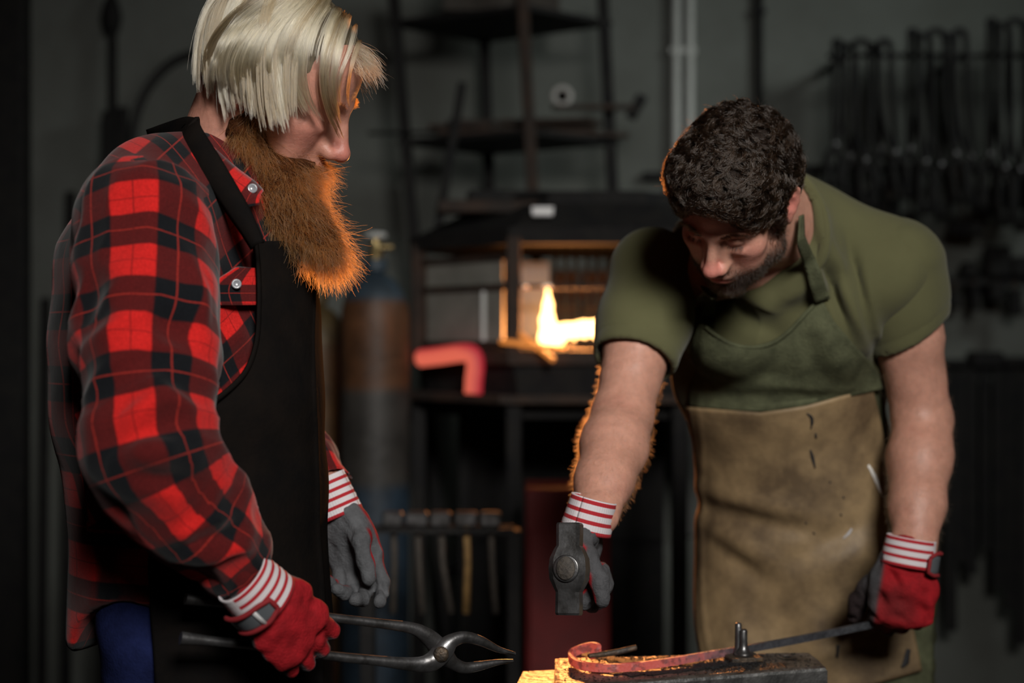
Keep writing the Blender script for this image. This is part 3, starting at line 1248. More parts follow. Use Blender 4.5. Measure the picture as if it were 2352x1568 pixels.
def patch(fld, rows, off, nc=40, nr=60, wrap_r=0, wrap_l=0, step=.012, y0=None, y1=None, smooth=6, stiff=True, topc=None, botc=None):
    """Cloth panel laid on a field: rows (py, xl, xr); optional extra columns turned round the outline. Returns grid (nr, nc, 3)."""
    rows = np.asarray(rows, float)
    py = np.linspace(rows[0, 0], rows[-1, 0], nr)
    xl, xr = np.interp(py, rows[:, 0], rows[:, 1]), np.interp(py, rows[:, 0], rows[:, 2])
    for _ in range(4):
        for q in (xl, xr):
            q[1:-1] = (q[:-2] + 2 * q[1:-1] + q[2:]) / 4
    u = np.linspace(0, 1, nc)
    X = xl[:, None] * (1 - u) + xr[:, None] * u
    Yp = np.repeat(py[:, None], nc, 1)
    w = np.linspace(0, 1, nr)[:, None]
    if topc is not None:
        Yp = Yp + (1 - w) * np.interp(u, *zip(*topc))[None]
    if botc is not None:
        Yp = Yp + w * np.interp(u, *zip(*botc))[None]
    g, miss = fld.hit(X.ravel(), Yp.ravel(), off, y0, y1)
    Yd = g[:, 1].reshape(nr, nc)
    Ys = Yd.copy()
    for _ in range(smooth):
        q = np.pad(Ys, 1, mode='edge')
        Ys = (q[:-2, 1:-1] + q[2:, 1:-1] + q[1:-1, :-2] + q[1:-1, 2:] + 2 * Ys) / 6
        if stiff:
            Ys = np.minimum(Ys, Yd)
    g = np.stack([(X - 1176) / F * Ys, Ys, CZ - (Yp - 784) / F * Ys], -1)

    def turn(col, k, sgn):
        cols = []
        p = g[:, col].copy()
        for i in range(k):
            p = p + np.array((sgn * .08 * step * (1 if i < 2 else 0), step, 0))
            p2 = fld.snap(p, off, 3)
            p2[:, 2] = g[:, col, 2]
            p = p2
            for _ in range(2):
                p[1:-1] = (p[:-2] + 2 * p[1:-1] + p[2:]) / 4
            cols.append(p.copy())
        return cols
    parts = [g]
    if wrap_l:
        parts.insert(0, np.stack(turn(0, wrap_l, -1)[::-1], 1))
    if wrap_r:
        parts.append(np.stack(turn(-1, wrap_r, 1), 1))
    return np.concatenate(parts, 1)


def grid_mesh(name, g, m, parent, thick=.0025, uv=None, disp=None):
    nr, nc, _ = g.shape
    v = g.reshape(-1, 3)
    f = grid_faces(nr, nc)
    n = vnormals(v, f)
    if n[:, 1].sum() > 0:
        f = f[:, ::-1]
        n = -n
    if disp is not None:
        v = disp(v, n)
        n = vnormals(v, f)
    v2, f2 = thicken(v, f, n, thick)
    uvs = None
    if uv is not None:
        uvs = np.vstack([uv.reshape(-1, 2)] * 2)
    return mesh_obj(name, v2, f2, m, parent, True, uv=uvs), v, f, n


def mark(fld, pix, width, off, m, name, parent, y0=None, y1=None):
    """Thin painted stroke on a surface."""
    v, f = ribbon(fld, pix, width, off, .0006, 4, 3, y1, y0)
    return mesh_obj(name, v, f, m, parent, True)


def hand_axes(d, n, left):
    d = nrm(d)
    n = np.asarray(n, float)
    n = nrm(n - d * (n @ d))
    s = np.cross(n, d) if left else np.cross(d, n)
    return d, s, n

# ================================================================== the workshop
WY = 5.42      # rear wall
X0, X1, Y0, ZC = -3.1, 3.1, -2.4, 3.35


def slab(name, c, h, m):
    o = MB().box(c, h).build(name, m)
    o['kind'] = 'structure'
    return o


slab('floor', (0, (Y0 + WY) / 2, -.05), (X1 + .1, (WY - Y0) / 2 + .1, .05), M['concrete'])
slab('ceiling', (0, (Y0 + WY) / 2, ZC + .05), (X1 + .1, (WY - Y0) / 2 + .1, .05), M['ceiling'])
slab('wall_back', (0, WY + .06, ZC / 2), (X1 + .1, .06, ZC / 2), M['plaster'])
slab('wall_left', (X0 - .06, (Y0 + WY) / 2, ZC / 2), (.06, (WY - Y0) / 2, ZC / 2), M['plaster'])
slab('wall_right', (X1 + .06, (Y0 + WY) / 2, ZC / 2), (.06, (WY - Y0) / 2, ZC / 2), M['plaster'])
slab('wall_front', (0, Y0 - .06, ZC / 2), (X1 + .1, .06, ZC / 2), M['plaster'])


def one(name, mb, m, label, cat, group=None, smooth=False, auto=None):
    o = mb.build(name, m, None, smooth, auto)
    return tag(o, label, cat, group)


# --- pipes on the rear wall
for x, w in ((1553, 'left'), (1584, 'right')):
    a = P(x, 784, WY - .035)
    t = thing('conduit_pipe', (a[0], a[1], .62), f'pale vertical conduit pipe on rear wall, {w} one of the close pair', 'pipe', 'pair of pale conduit pipes')
    MB().tube([(a[0], a[1], .62), (a[0], a[1], ZC)], .0165, 14).build('pipe', M['pipe'], t, True)
    for z in (1.1, 1.75, 2.45):
        MB().box((a[0], a[1] + .012, z), (.024, .022, .010)).build('clamp', M['pipe'], t)
a = P(1745, 784, WY - .03)
t = thing('iron_pipe', (a[0], a[1], .4), 'thin dark iron pipe running up the wall behind the curly haired man', 'pipe')
MB().tube([(a[0], a[1], .4), (a[0], a[1], ZC)], .014, 12).build('pipe', M['black_iron'], t, True)
for z in (1.0, 2.6):
    MB().box((a[0], a[1] + .008, z), (.022, .021, .010)).build('clamp', M['black_iron'], t)
a, b = P(1476, 405, WY - .02), P(1560, 405, WY - .02)
one('wall_bracket', MB().bar(a, b, .04, .030, (0, 0, 1)), M['black_iron'], 'short dark bracket on rear wall left of the curly hair', 'bracket')

# --- left side: posts, bars and a hose leaning on the wall
a = P(28, 784, 4.7)
t = thing('steel_post', (a[0], a[1], 0), 'thick dark steel post standing at the left edge of the picture', 'post')
MB().box((a[0], a[1], ZC / 2), (.050, .045, ZC / 2), None, .008).build('shaft', M['black_iron'], t)
MB().box((a[0], a[1], .01), (.09, .09, .01)).build('base_plate', M['black_iron'], t)


def leaning(name, xt, yt, xb, Yt, Yb, w, th, label, cat, group=None, knob=None):
    top = P(xt, yt, Yt)
    bot = np.array(((xb - 1176) * Yb / F, Yb, .0))
    t = thing(name, bot, label, cat, group)
    MB().bar(bot, top, w, th, (0, 1, 0), min(w, th) * .15).build('shaft', M['black_iron'], t)
    if knob:
        MB().lathe(P(*knob, Yt), [(.006, -.09), (.030, -.05), (.040, 0), (.030, .05), (.006, .10)], 14).build('finial', M['black_iron'], t, True)
    return t


leaning('iron_pole', 258, -140, 262, WY - .05, WY - .12, .030, .030, 'thin iron pole with a spindle shaped knob leaning on the left wall area', 'pole', None, (256, 38))
leaning('steel_bar', 250, 255, 240, WY - .13, WY - .45, .050, .02, 'flat dark steel bar leaning beside the thin iron pole, left of its neighbour', 'bar', 'dark bars leaning on the rear wall')
leaning('steel_bar', 281, 246, 285, WY - .13, WY - .40, .045, .02, 'flat dark steel bar leaning beside the thin iron pole, right of its neighbour', 'bar', 'dark bars leaning on the rear wall')
leaning('steel_bar', 162, 440, 150, WY - .05, WY - .30, .036, .02, 'dark steel bar of middle height leaning behind the checked shoulder', 'bar', 'dark bars leaning on the rear wall')
leaning('steel_bar', 105, 684, 95, WY - .05, WY - .30, .036, .02, 'short dark steel bar leaning near the thick post at left', 'bar', 'dark bars leaning on the rear wall')
leaning('steel_bar', 305, 330, 330, WY - .10, WY - .33, .060, .03, 'broad dark steel bar showing just above the apron strap', 'bar', 'dark bars leaning on the rear wall')
hose = smooth_path([P(560, 150, WY - .03), P(470, 122, WY - .03), P(400, 140, WY - .03), (P(345, 195, WY - .03)), P(315, 260, WY - .03), P(304, 340, WY - .03), P(300, 470, WY - .03)], 8)
one('rubber_hose', MB().tube(hose, .016, 10), M['rubber'], 'dark rubber hose curving up the rear wall behind the blond head', 'hose', smooth=True)

# --- gas cylinders
M['cyl_a'] = mat('banded_cylinder_paint', (1, 1, 1), .55, attr='Col', var=.55, vscale=9, bump=.15, bscale=40)


def gas_cylinder(px, top, Y, r, label, bands, m_valve):
    c = P(px, 784, Y)
    zt = CZ - (top - 784) * Y / F
    t = thing('gas_cylinder', (c[0], c[1], 0), label, 'gas cylinder', 'gas cylinders beside the forge')
    prof = [(r * .92, 0), (r, .02), (r, zt - .17)]
    for a in np.linspace(0, 1, 9)[1:]:
        prof.append((r * math.cos(a * 1.32), zt - .17 + .13 * math.sin(a * 1.32) / math.sin(1.32)))
    prof += [(.034, zt - .03), (.034, zt)]
    # extra rings so that the paint bands have clean edges
    q = []
    for (r0, z0), (r1, z1) in zip(prof[:-1], prof[1:]):
        k = max(1, int(abs(z1 - z0) / .03))
        q += [(r0 + (r1 - r0) * i / k, z0 + (z1 - z0) * i / k) for i in range(k)]
    q.append(prof[-1])
    mb = MB().lathe((c[0], c[1], 0), q, 32)
    z = np.array(mb.v)[:, 2]
    col = np.zeros((len(z), 3))
    for z0, z1, cc in bands:
        m_ = (z >= z0 * zt) & (z <= z1 * zt)
        col[m_] = cc
    mesh_obj('shell', mb.v, mb.f, M['cyl_a'], t, True, col=col).data.set_sharp_from_angle(angle=.7)
    mb = MB()
    mb.lathe((c[0], c[1], zt), [(.020, 0), (.022, .02), (.014, .03), (.014, .060)], 14)
    mb.tube([(c[0], c[1], zt + .035), (c[0] + .05, c[1], zt + .035)], .010, 10)
    mb.build('valve', m_valve, t, False, auto=40)
    mb = MB()
    mb.lathe((c[0], c[1], zt + .060), [(.030, 0), (.034, .006), (.030, .016), (.010, .018)], 14)
    mb.build('hand_wheel', M['pipe'], t, True)
    return t


gas_cylinder(862, 596, 4.05, .098, 'blue and rust gas cylinder with a brass valve, just left of the forge',
             [(0, .60, (.022, .040, .062)), (.60, .76, (.05, .045, .04)), (.76, .925, (.12, .050, .020)), (.925, 1.01, (.050, .080, .11))], M['brass'])
gas_cylinder(728, 672, 4.35, .098, 'rusty brown gas cylinder half hidden behind the black apron',
             [(0, .90, (.11, .055, .018)), (.90, 1.01, (.12, .08, .03))], M['brass'])

# --- low workbench added to darken the wall behind the cylinders
wb = thing('filler_bench', (-.67, 5.08, 0), 'low dark iron workbench put in to darken the rear wall behind the gas cylinders', 'filler_bench')
MB().box((-.68, 5.10, 1.085), (.32, .22, .022), None, .005).build('top', M['black_iron'], wb)
for x in (-.95, -.41):
    for y in (4.92, 5.28):
        MB().box((x, y, .5315), (.026, .026, .5315), None, .004).build('leg', M['black_iron'], wb)
MB().box((-.68, 5.29, .56), (.24, .006, .48)).build('shade_panel', M['black_iron'], wb)  # dark sheet put in as shade below the bench top
MB().box((-.68, 5.10, .30), (.24, .19, .012)).build('shelf', M['black_iron'], wb)

# --- forge
fg = thing('forge', tuple(P(1355, 784, 4.2) * (1, 1, 0)), 'rust brown coal forge with glazed sides and a bright fire inside', 'forge')
zp = lambda y, Y: CZ - (y - 784) * Y / F
FLc, FRc = P(1180, 784, 4.0)[:2], P(1560, 784, 4.0)[:2]
LBc, RBc = P(962, 784, 4.33)[:2], P(1790, 784, 4.33)[:2]
LRc, RRc = (LBc[0] + .13, 4.66), (RBc[0] - .13, 4.66)
hexa = [FLc, FRc, RBc, RRc, LRc, LBc]
zh, zt_ = zp(800, 4.0), zp(560, 4.0)
for k, q in enumerate(hexa):
    MB().box((q[0], q[1], (zh + zt_) / 2), (.021, .021, (zt_ - zh) / 2 + .02), None, .004).build('corner_post', M['brown_iron'], fg)


def hexprism(s0, z0, s1, z1, name, m, bot=True):
    c = np.mean(hexa, 0)
    v = [(*(c + (np.array(q) - c) * s0), z0) for q in hexa] + [(*(c + (np.array(q) - c) * s1), z1) for q in hexa]
    f = [[k, (k + 1) % 6, 6 + (k + 1) % 6, 6 + k] for k in range(6)]
    f += [list(range(6))[::-1], list(range(6, 12))]
    return MB().add(v, f).build(name, m, fg)


hexprism(1.04, zt_, 1.06, zt_ + .045, 'hood_rim', M['black_iron'])
hexprism(1.02, zt_ + .045, .70, zt_ + .125, 'hood', M['black_iron'])
hexprism(.62, zt_ + .125, .58, zt_ + .165, 'hood_cap', M['black_iron'])
hexprism(1.06, zh - .045, 1.06, zh - .004, 'hearth_pan', M['brown_iron'])
hexprism(.90, zh - .20, 1.0, zh - .045, 'ash_hopper', M['black_iron'])
hexprism(1.16, zp(925, 4.0), 1.16, zp(908, 4.0), 'table_top', M['brown_iron'])
for k, q in enumerate(hexa):
    MB().box((q[0], q[1], zp(925, 4.0) / 2), (.022, .022, zp(925, 4.0) / 2), None, .004).build('leg', M['black_iron'], fg)
# dark sheet added behind the legs to shade the lower wall
MB().box((.178, 4.70, zp(925, 4.0) / 2), (.325, .004, zp(925, 4.0) / 2)).build('shade_plate', M['black_iron'], fg)
for z in (.25, .70):
    MB().bar((-.14, 4.69, z), (.50, 4.69, z), .03, .012, (0, 0, 1)).build('rail', M['black_iron'], fg)
# glazed left side
def wall_pt(a, b, t, z):
    return np.array((a[0] + (b[0] - a[0]) * t, a[1] + (b[1] - a[1]) * t, z))


def glazed(a, b, zs):
    d = nrm(np.array((b[0] - a[0], b[1] - a[1], 0)))
    for z0, z1 in zip(zs[:-1], zs[1:]):
        p0, p1 = wall_pt(a, b, .10, 0), wall_pt(a, b, .90, 0)
        MB().box(((p0[0] + p1[0]) / 2, (p0[1] + p1[1]) / 2, (z0 + z1) / 2), (np.linalg.norm(p1 - p0) / 2, .003, (z1 - z0) / 2 - .008), np.stack([d, np.cross((0, 0, 1), d), (0, 0, 1)], 1)).build('window_pane', M['glass'], fg)
    for z in zs:
        MB().bar(wall_pt(a, b, .06, z), wall_pt(a, b, .94, z), .022, .018, (0, 0, 1)).build('glazing_bar', M['brown_iron'], fg)


zs = [zp(790, 4.15), zp(662, 4.15), zp(596, 4.15)]
glazed(LBc, FLc, zs)
glazed(RBc, FRc, zs)
p = wall_pt(LBc, FLc, .70, 0)
MB().box((p[0], p[1] - .010, (zs[0] + zs[1]) / 2), (.006, .004, (zs[1] - zs[0]) / 2 - .01)).build('glazing_bar', M['pipe'], fg)
# upper left pane of the front, rail and hanging grate
MB().box((P(1226, 784, 4.20)[0], 4.20, (zp(600, 4.2) + zp(796, 4.2)) / 2), (.046, .003, (zp(600, 4.2) - zp(796, 4.2)) / 2)).build('window_pane', M['lit_glass'], fg)
MB().bar(P(1196, 658, 3.99), P(1545, 658, 3.99), .010, .012, (0, 0, 1)).build('front_rail', M['brown_iron'], fg)
for x in (1207, 1257):  # pale warm blocks paint in two firelit glints on the rail
    MB().box(P(x, 657, 3.975), (.008 if x < 1210 else .014, .006, .006), None, .002).build('rail_glint', mat('warm_glint_iron', (.6, .5, .4), .25, .9), fg)
gy = 4.22
for i in range(9):
    x = 1276 + i * 24
    MB().bar(P(x, 575, gy), P(x, 752, gy), .012, .006, (0, 1, 0)).build('grate_bar', M['black_iron'], fg)
for y in (590, 624, 664, 700, 740):
    MB().bar(P(1266, y, gy + .008), P(1480, y, gy + .008), .014, .006, (0, 0, 1)).build('grate_bar', M['black_iron'], fg)
# fire brick back wall
for r in range(5):
    for c in range(7):
        x = LRc[0] + .03 + c * .098 + (.049 if r % 2 else 0)
        if x > RRc[0] - .02:
            continue
        if r == 0 and c == 0:
            bm0 = MB().box((0, 0, 0), (.045, .03, .0225), None, .004).build('brick', M['brick'], fg)
            bm0.location = (x, 4.60, zh + .024)
            bm0.matrix_parent_inverse = rootmat(fg).inverted()
        else:
            o = bm0.copy()
            C.objects.link(o)
            o.location = (x, 4.60 + (.004 if (r + c) % 3 else -.003), zh + .024 + r * .051)
# coal and fire
rsc = np.random.RandomState(4)
mb = MB()
me_ = MB()
for k in range(90):
    a, rr = rsc.uniform(0, 6.28), rsc.uniform(0, 1) ** .5
    c = (P(1340, 784, 4.2)[0] + math.cos(a) * rr * .22, 4.25 + math.sin(a) * rr * .16, zh + .01 + .03 * (1 - rr))
    R = np.array(Matrix.Rotation(rsc.uniform(0, 6), 3, Vector(rsc.normal(size=3)).normalized()))
    (me_ if rr < .62 else mb).box(c, rsc.uniform(.010, .022, 3), R, .006)
mb.build('coal_bed', M['coal'], fg)['kind'] = 'stuff'
me_.build('ember_bed', M['ember'], fg)['kind'] = 'stuff'
ff = Field.box(P(1180, 840, 4.02), P(1480, 610, 4.24), .005)
for q in ([(1262, 775, .024), (1257, 735, .019), (1259, 700, .012), (1258, 664, .005)], [(1262, 768, .026), (1300, 764, .026), (1340, 760, .028), (1380, 758, .030), (1430, 756, .028)],
          [(1320, 780, .018), (1345, 789, .008)], [(1248, 778, .014), (1300, 780, .014)]):
    for (x0, y0_, r0), (x1, y1_, r1) in zip(q[:-1], q[1:]):
        ff.limb(P(x0, y0_, 4.12), P(x1, y1_, 4.12), r0, r1, None, .012)
v, f = ff.mesh(2)
mesh_obj('flame', v, f, M['flame'], fg)
M['firelit_rod'] = mat('firelit_glow_steel', (.05, .03, .02), .6, emit=(.75, .24, .045), estr=.9)
# rods poking out of the hearth, their firelight put in as orange emission
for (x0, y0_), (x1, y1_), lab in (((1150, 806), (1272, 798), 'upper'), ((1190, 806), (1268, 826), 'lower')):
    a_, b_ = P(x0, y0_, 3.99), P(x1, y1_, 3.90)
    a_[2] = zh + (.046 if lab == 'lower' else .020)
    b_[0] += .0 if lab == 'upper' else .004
    one('steel_rod', MB().tube([a_, b_], .0075, 10), M['firelit_rod'], f'short round steel rod on the hearth edge below the flame, {lab} of two', 'rod', 'rods on the hearth edge')
# bent red hot bar standing on the table
hb_ = smooth_path([P(966, 822, 4.205), P(1010, 817, 4.145), P(1060, 810, 4.070), P(1085, 814, 4.055), P(1092, 838, 4.050), P(1089, 870, 4.050), P(1087, 904, 4.050)], 6)
mb = MB().tube(hb_, [(.024, .026)] * len(hb_), 12)
nb = len(hb_)
vv_ = np.array(mb.v)
ctr_ = np.repeat(hb_, 12, 0)
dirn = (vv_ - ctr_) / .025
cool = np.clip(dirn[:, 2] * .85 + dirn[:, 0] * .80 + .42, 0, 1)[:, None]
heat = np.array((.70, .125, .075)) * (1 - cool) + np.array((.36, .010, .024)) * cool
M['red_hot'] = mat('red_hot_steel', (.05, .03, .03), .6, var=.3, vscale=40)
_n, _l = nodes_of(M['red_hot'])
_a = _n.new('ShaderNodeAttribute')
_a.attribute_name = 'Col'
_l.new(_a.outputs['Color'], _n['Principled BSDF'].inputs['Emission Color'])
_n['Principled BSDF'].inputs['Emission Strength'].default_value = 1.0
tag(mesh_obj('bent_hot_bar', mb.v, mb.f, M['red_hot'], None, True, col=heat), 'red hot bent steel bar standing on the table left of the fire', 'bar')
# small white plate on the hood
c = P(1246, 487, 4.02)
lp = thing('tin_box', (c[0], c[1], c[2] - .012), 'small white enamelled tin lying on the forge hood', 'tin')
MB().box(c, (.030, .012, .011), None, .003).build('tin', M['label'], lp)
MB().box(c + np.array((0, 0, .0115)), (.0315, .0135, .0028), None, .001).build('lid', M['label'], lp)
# clutter on the hood
for (x, y, Y, w, h, d, m, lab) in ((1120, 478, 4.2, .15, .018, .06, 'brown_iron', 'rusty iron slab lying on the left of the forge hood'),
                                    (1370, 500, 4.15, .10, .014, .05, 'black_iron', 'flat dark iron offcut on the right of the forge hood'),
                                    (1165, 455, 4.30, .12, .020, .05, 'black_iron', 'dark iron block on top of the forge hood')):
    c = P(x, y, Y)
    one('iron_slab', MB().box(c, (w, d, h), np.array(Matrix.Rotation(.1, 3, 'Z')), .004), M[m], lab, 'iron slab', 'iron pieces on the forge hood')

# --- shelf rack behind the forge
rk = thing('shelf_rack', (P(1165, 784, 4.95)[0], 4.95, 0), 'tall dark iron shelf rack of four posts behind the forge', 'rack')
cor = {'n': (1200, 1228, 4.74), 'l': (905, 950, 4.97), 'r': (1385, 1412, 4.97), 'b': (1110, 1127, 5.24)}


def post_x(k, y):
    x0, x1, Y = cor[k]
    return x0 + (x1 - x0) * y / 530.0


post_pts = {}
for k in cor:
    Y = cor[k][2]
    zt2 = 2.62
    yt = 784 - (zt2 - CZ) * F / Y
    yb = 784 + CZ * F / Y
    a_, b_ = P(post_x(k, yb), yb, Y), P(post_x(k, yt), yt, Y)
    MB().bar(a_, b_, .040, .040, (0, 1, 0), .004).build('post', M['brown_iron' if k == 'n' else 'black_iron'], rk)
shelf_c = {}
for nm, z in (('shelf', 2.055), ('shelf', 2.47), ('shelf', .55)):
    q = []
    for k in ('n', 'r', 'b', 'l'):
        Y = cor[k][2]
        y = 784 - (z - CZ) * F / Y
        q.append(P(post_x(k, y), y, Y)[:2])
    q = np.array(q)
    c = q.mean(0)
    q = c + (q - c) * 1.08
    shelf_c[z] = c
    v = [(*p_, z - .018) for p_ in q] + [(*p_, z) for p_ in q]
    f = [[k, (k + 1) % 4, 4 + (k + 1) % 4, 4 + k] for k in range(4)] + [[3, 2, 1, 0], [4, 5, 6, 7]]
    MB().add(v, f).build(nm, M['black_iron'], rk)
zs_ = 2.055
rs2 = np.random.RandomState(21)
strips = [((1030, 5.0), (1250, 5.06), .035, .075), ((1200, 5.02), (1380, 4.95), .04, .062), ((1000, 4.85), (1230, 4.95), .030, .016), ((1010, 4.95), (1220, 4.88), .04, .03), ((1060, 5.02), (1300, 4.98), .035, .045), ((1250, 4.85), (1440, 4.95), .030, .018),
          ((1230, 4.95), (1365, 4.90), .04, .032), ((1150, 4.9), (1360, 4.85), .03, .058), ((985, 4.92), (1120, 4.9), .03, .045)]
desc = ['high strip at the back left', 'high strip at the back right', 'long low strip at the left front', 'wide strip under the pile at left', 'long strip across the middle', 'strip at the right front end', 'wide strip under the tape roll',
        'topmost strip of the pile', 'short strip sticking out at the far left']
for (a_, b_, w, dz), dd in zip(strips, desc):
    A_, B_ = P(a_[0], 300, a_[1]), P(b_[0], 300, b_[1])
    A_[2] = B_[2] = zs_ + dz - .008
    one('iron_strip', MB().bar(A_, B_, w * 1.3, .0145, (0, 0, 1)), M['brown_iron'], f'dark iron strip on the rack shelf, {dd}', 'iron strip', 'iron strips on the middle shelf')
a_, b_ = P(1270, 292, 4.80), P(1462, 246, 4.95)
a_[2] = zs_ + .085
t = thing('old_hammer', a_, 'old dark hammer lying on the rack shelf, its head raised at the right end', 'hammer')
MB().bar(a_, b_, .028, .018, (0, 0, 1), .004).build('handle', M['brown_iron'], t)
MB().box(b_, (.02, .02, .045), np.array(Matrix.Rotation(.5, 3, 'Y')), .006).build('hammer_head', M['black_iron'], t)
c = P(1291, 222, 4.93)
t = thing('tape_roll', (c[0], c[1], c[2] - .04), 'pale grey roll of tape standing on the rack shelf', 'tape')
prof = [(.020, -.012), (.037, -.012), (.037, .012), (.020, .012), (.020, -.012)]
mb = MB()
n_ = 24
vs, fs_ = [], []
for r, z in prof[:-1]:
    for k in range(n_):
        an_ = 2 * math.pi * k / n_
        vs.append(c + np.array((math.cos(an_) * r, z, math.sin(an_) * r)))
for i in range(4):
    for k in range(n_):
        fs_.append([i * n_ + k, i * n_ + (k + 1) % n_, ((i + 1) % 4) * n_ + (k + 1) % n_, ((i + 1) % 4) * n_ + k])
mb.add(vs, fs_)
mb.build('roll', M['grey_tape'], t, True)
prof = [(.019, -.0125), (.021, .0125)]
MB().lathe(c - np.array((0, .0125, 0)), [(.0205, 0), (.0205, .025), (.0175, .025), (.0175, 0)], 20, (0, 1, 0)).build('core', M['brown_iron'], t, True)
one('thin_rod', MB().tube([P(846, 306, 4.95), P(1120, 302, 4.9)], .006, 8), M['black_iron'], 'thin rod sticking out left from the rack shelf', 'rod', smooth=True)
a_, b_ = P(1003, 545, 4.72), P(1062, 190, 4.80)
one('square_bar', MB().bar(a_, b_, .030, .022, (0, 1, 0), .003), M['black_iron'], 'dark square bar leaning diagonally against the front of the rack', 'bar')
cz = shelf_c[2.47]
t = thing('crate', (cz[0], cz[1], 2.472), 'dark wooden crate on the top shelf of the rack', 'crate')
for s_ in (-1, 1):
    for k in range(3):
        MB().box((cz[0], cz[1] + s_ * .15, 2.508 + k * .075), (.19, .010, .034)).build('plank', M['wood_grey'], t)
        MB().box((cz[0] + s_ * .19, cz[1], 2.508 + k * .075), (.010, .139, .034)).build('plank', M['wood_grey'], t)
MB().box((cz[0], cz[1], 2.480), (.185, .145, .008)).build('bottom', M['wood_grey'], t)

# --- red cabinet and hammer stand below the forge
c = P(1300, 784, 3.62)
zt2 = zp(1122, 3.5)
t = thing('red_cabinet', (c[0], c[1], 0), 'dark red steel cabinet standing below the forge table', 'cabinet')
MB().box((c[0], c[1], zt2 / 2 + .01), (.105, .12, zt2 / 2 - .01), None, .006).build('body', M['red_paint'], t)
for k, (z0, z1) in enumerate(((.03, .50), (.51, zt2 - .10))):
    d_ = MB().box((c[0], c[1] - .125, (z0 + z1) / 2), (.095, .006, (z1 - z0) / 2), None, .003).build('door', M['red_paint'], t)
    MB().bar((c[0] + .06, c[1] - .140, z1 - .05), (c[0] + .06, c[1] - .140, z1 - .13), .010, .010).build('handle', M['black_iron'], d_)
xs_ = [902, 958, 1012, 1070, 1126]
yb_ = 3.30
ra, rb_ = P(845, 1215, yb_), P(1180, 1215, yb_)
t = thing('hammer_stand', ((ra[0] + rb_[0]) / 2, yb_, 0), 'low dark iron stand holding old hammers beside the far glove', 'stand')
for o_ in (-.018, .018):
    MB().bar(ra + np.array((0, o_ * 1.4, 0)), rb_ + np.array((0, o_ * 1.4, 0)), .012, .012, (0, 0, 1)).build('rail', M['black_iron'], t)
for q in (ra, rb_):
    MB().box((q[0], q[1], q[2] / 2), (.016, .030, q[2] / 2), None, .003).build('leg', M['black_iron'], t)
hl = ['first', 'second', 'third', 'fourth', 'fifth']
for k, x in enumerate(xs_):
    q = P(x, 1198, yb_)
    q[2] = ra[2] + .006
    th_ = thing('old_hammer', q, ('old hammer with a yellow wooden handle hanging in the low stand' if k == 3 else f'old hammer hanging in the low iron stand, {hl[k]} from its left end'), 'hammer', 'hammers in the low stand')
    MB().box(q + np.array((0, 0, .018)), (.024 + .002 * (k % 2), .016, .017), None, .005).build('hammer_head', M['steel'], th_)
    MB().tube([q + np.array((0, 0, .03)), q + np.array((.004, 0, -.08)), q + np.array((.012 * (k % 3), 0, -.20))], [(.009, .008), (.010, .008), (.014, .010)], 10).build('handle', M['wood' if k == 3 else 'wood_grey'], th_, True)

# --- tools on the right of the rear wall
def wall_rail(x0, x1, y, w, label, out=.14):
    a_, b_ = P(x0, y, WY - out), P(x1, y, WY - out)
    t = thing('tool_rail', ((a_[0] + b_[0]) / 2, WY - .07, a_[2]), label, 'rail')
    MB().bar(a_, b_, .02, w, (0, 1, 0) if False else (0, 0, 1)).build('bar', M['black_iron'], t)
    for f_ in (.06, .5, .94):
        q = a_ + (b_ - a_) * f_
        MB().bar(q, (q[0], WY + .0, q[2]), .02, .02).build('bracket', M['black_iron'], t)
    return t


wall_rail(1900, 2520, 128, .016, 'upper iron rail with tongs hanging from it on the rear wall', .27)
wall_rail(1845, 2520, 388, .030, 'second iron rail with small hammers on the rear wall')
wall_rail(2105, 2520, 645, .030, 'third iron rail beside the olive sleeve')
wall_rail(2150, 2520, 850, .045, 'lowest iron rail with long bars hanging from it')


def hung_tongs(px, top, L, lean, spread, label):
    """Blacksmith tongs hung with their reins up and jaws down."""
    Y = WY - .30 - (.036 if int(px) % 2 else 0)
    a_ = P(px, top, Y)
    t = thing('hung_tongs', a_ - np.array((0, 0, L)), label, 'tongs', 'tongs hanging on the upper rail')
    ox = np.array((1.0, 0, lean))
    for s_ in (-1, 1):
        q = smooth_path([a_ + np.array((s_ * spread * .8, 0, .0)), a_ + np.array((s_ * spread, 0, -L * .3)), a_ + np.array((s_ * spread * .7 + lean * .3, 0, -L * .55)),
                         a_ + np.array((lean * .6, 0, -L * .70)), a_ + np.array((-s_ * .024 + lean * .8, 0, -L * .80)), a_ + np.array((-s_ * .012 + lean, 0, -L))], 5)
        MB().tube(q, [(.0165, .010)] * (len(q) - 10) + [(.023, .013)] * 10, 6).build('rein', M['black_iron'], t, True)
    # bent loop over the rail
    q = smooth_path([a_ + np.array((-spread * .8, 0, -.002)), a_ + np.array((-spread * .5, .012, .022)), a_ + np.array((spread * .5, .012, .022)), a_ + np.array((spread * .8, 0, -.002))], 5)
    MB().tube(q, .012, 6).build('loop', M['black_iron'], t, True)
    MB().lathe(a_ + np.array((lean * .6, -.014, -L * .70)), [(.014, 0), (.012, .006)], 10, (0, -1, 0)).build('rivet', M['steel'], t, True)


kinds = ['slim', 'middle', 'broad', 'long']
for bnd, (x0, top, L) in (('first', (1925, 108, .50)), ('second', (2098, 84, .58)), ('third', (2280, 60, .66))):
    for k in range(5):
        hung_tongs(x0 + k * 27, top + (k % 2) * 10, L + (k % 3) * .04, .02 * (k - 1), .016 + .008 * (k % 3), f'black tongs in the {bnd} hanging bundle from the left, {["first", "second", "third", "fourth", "fifth"][k]} in it')


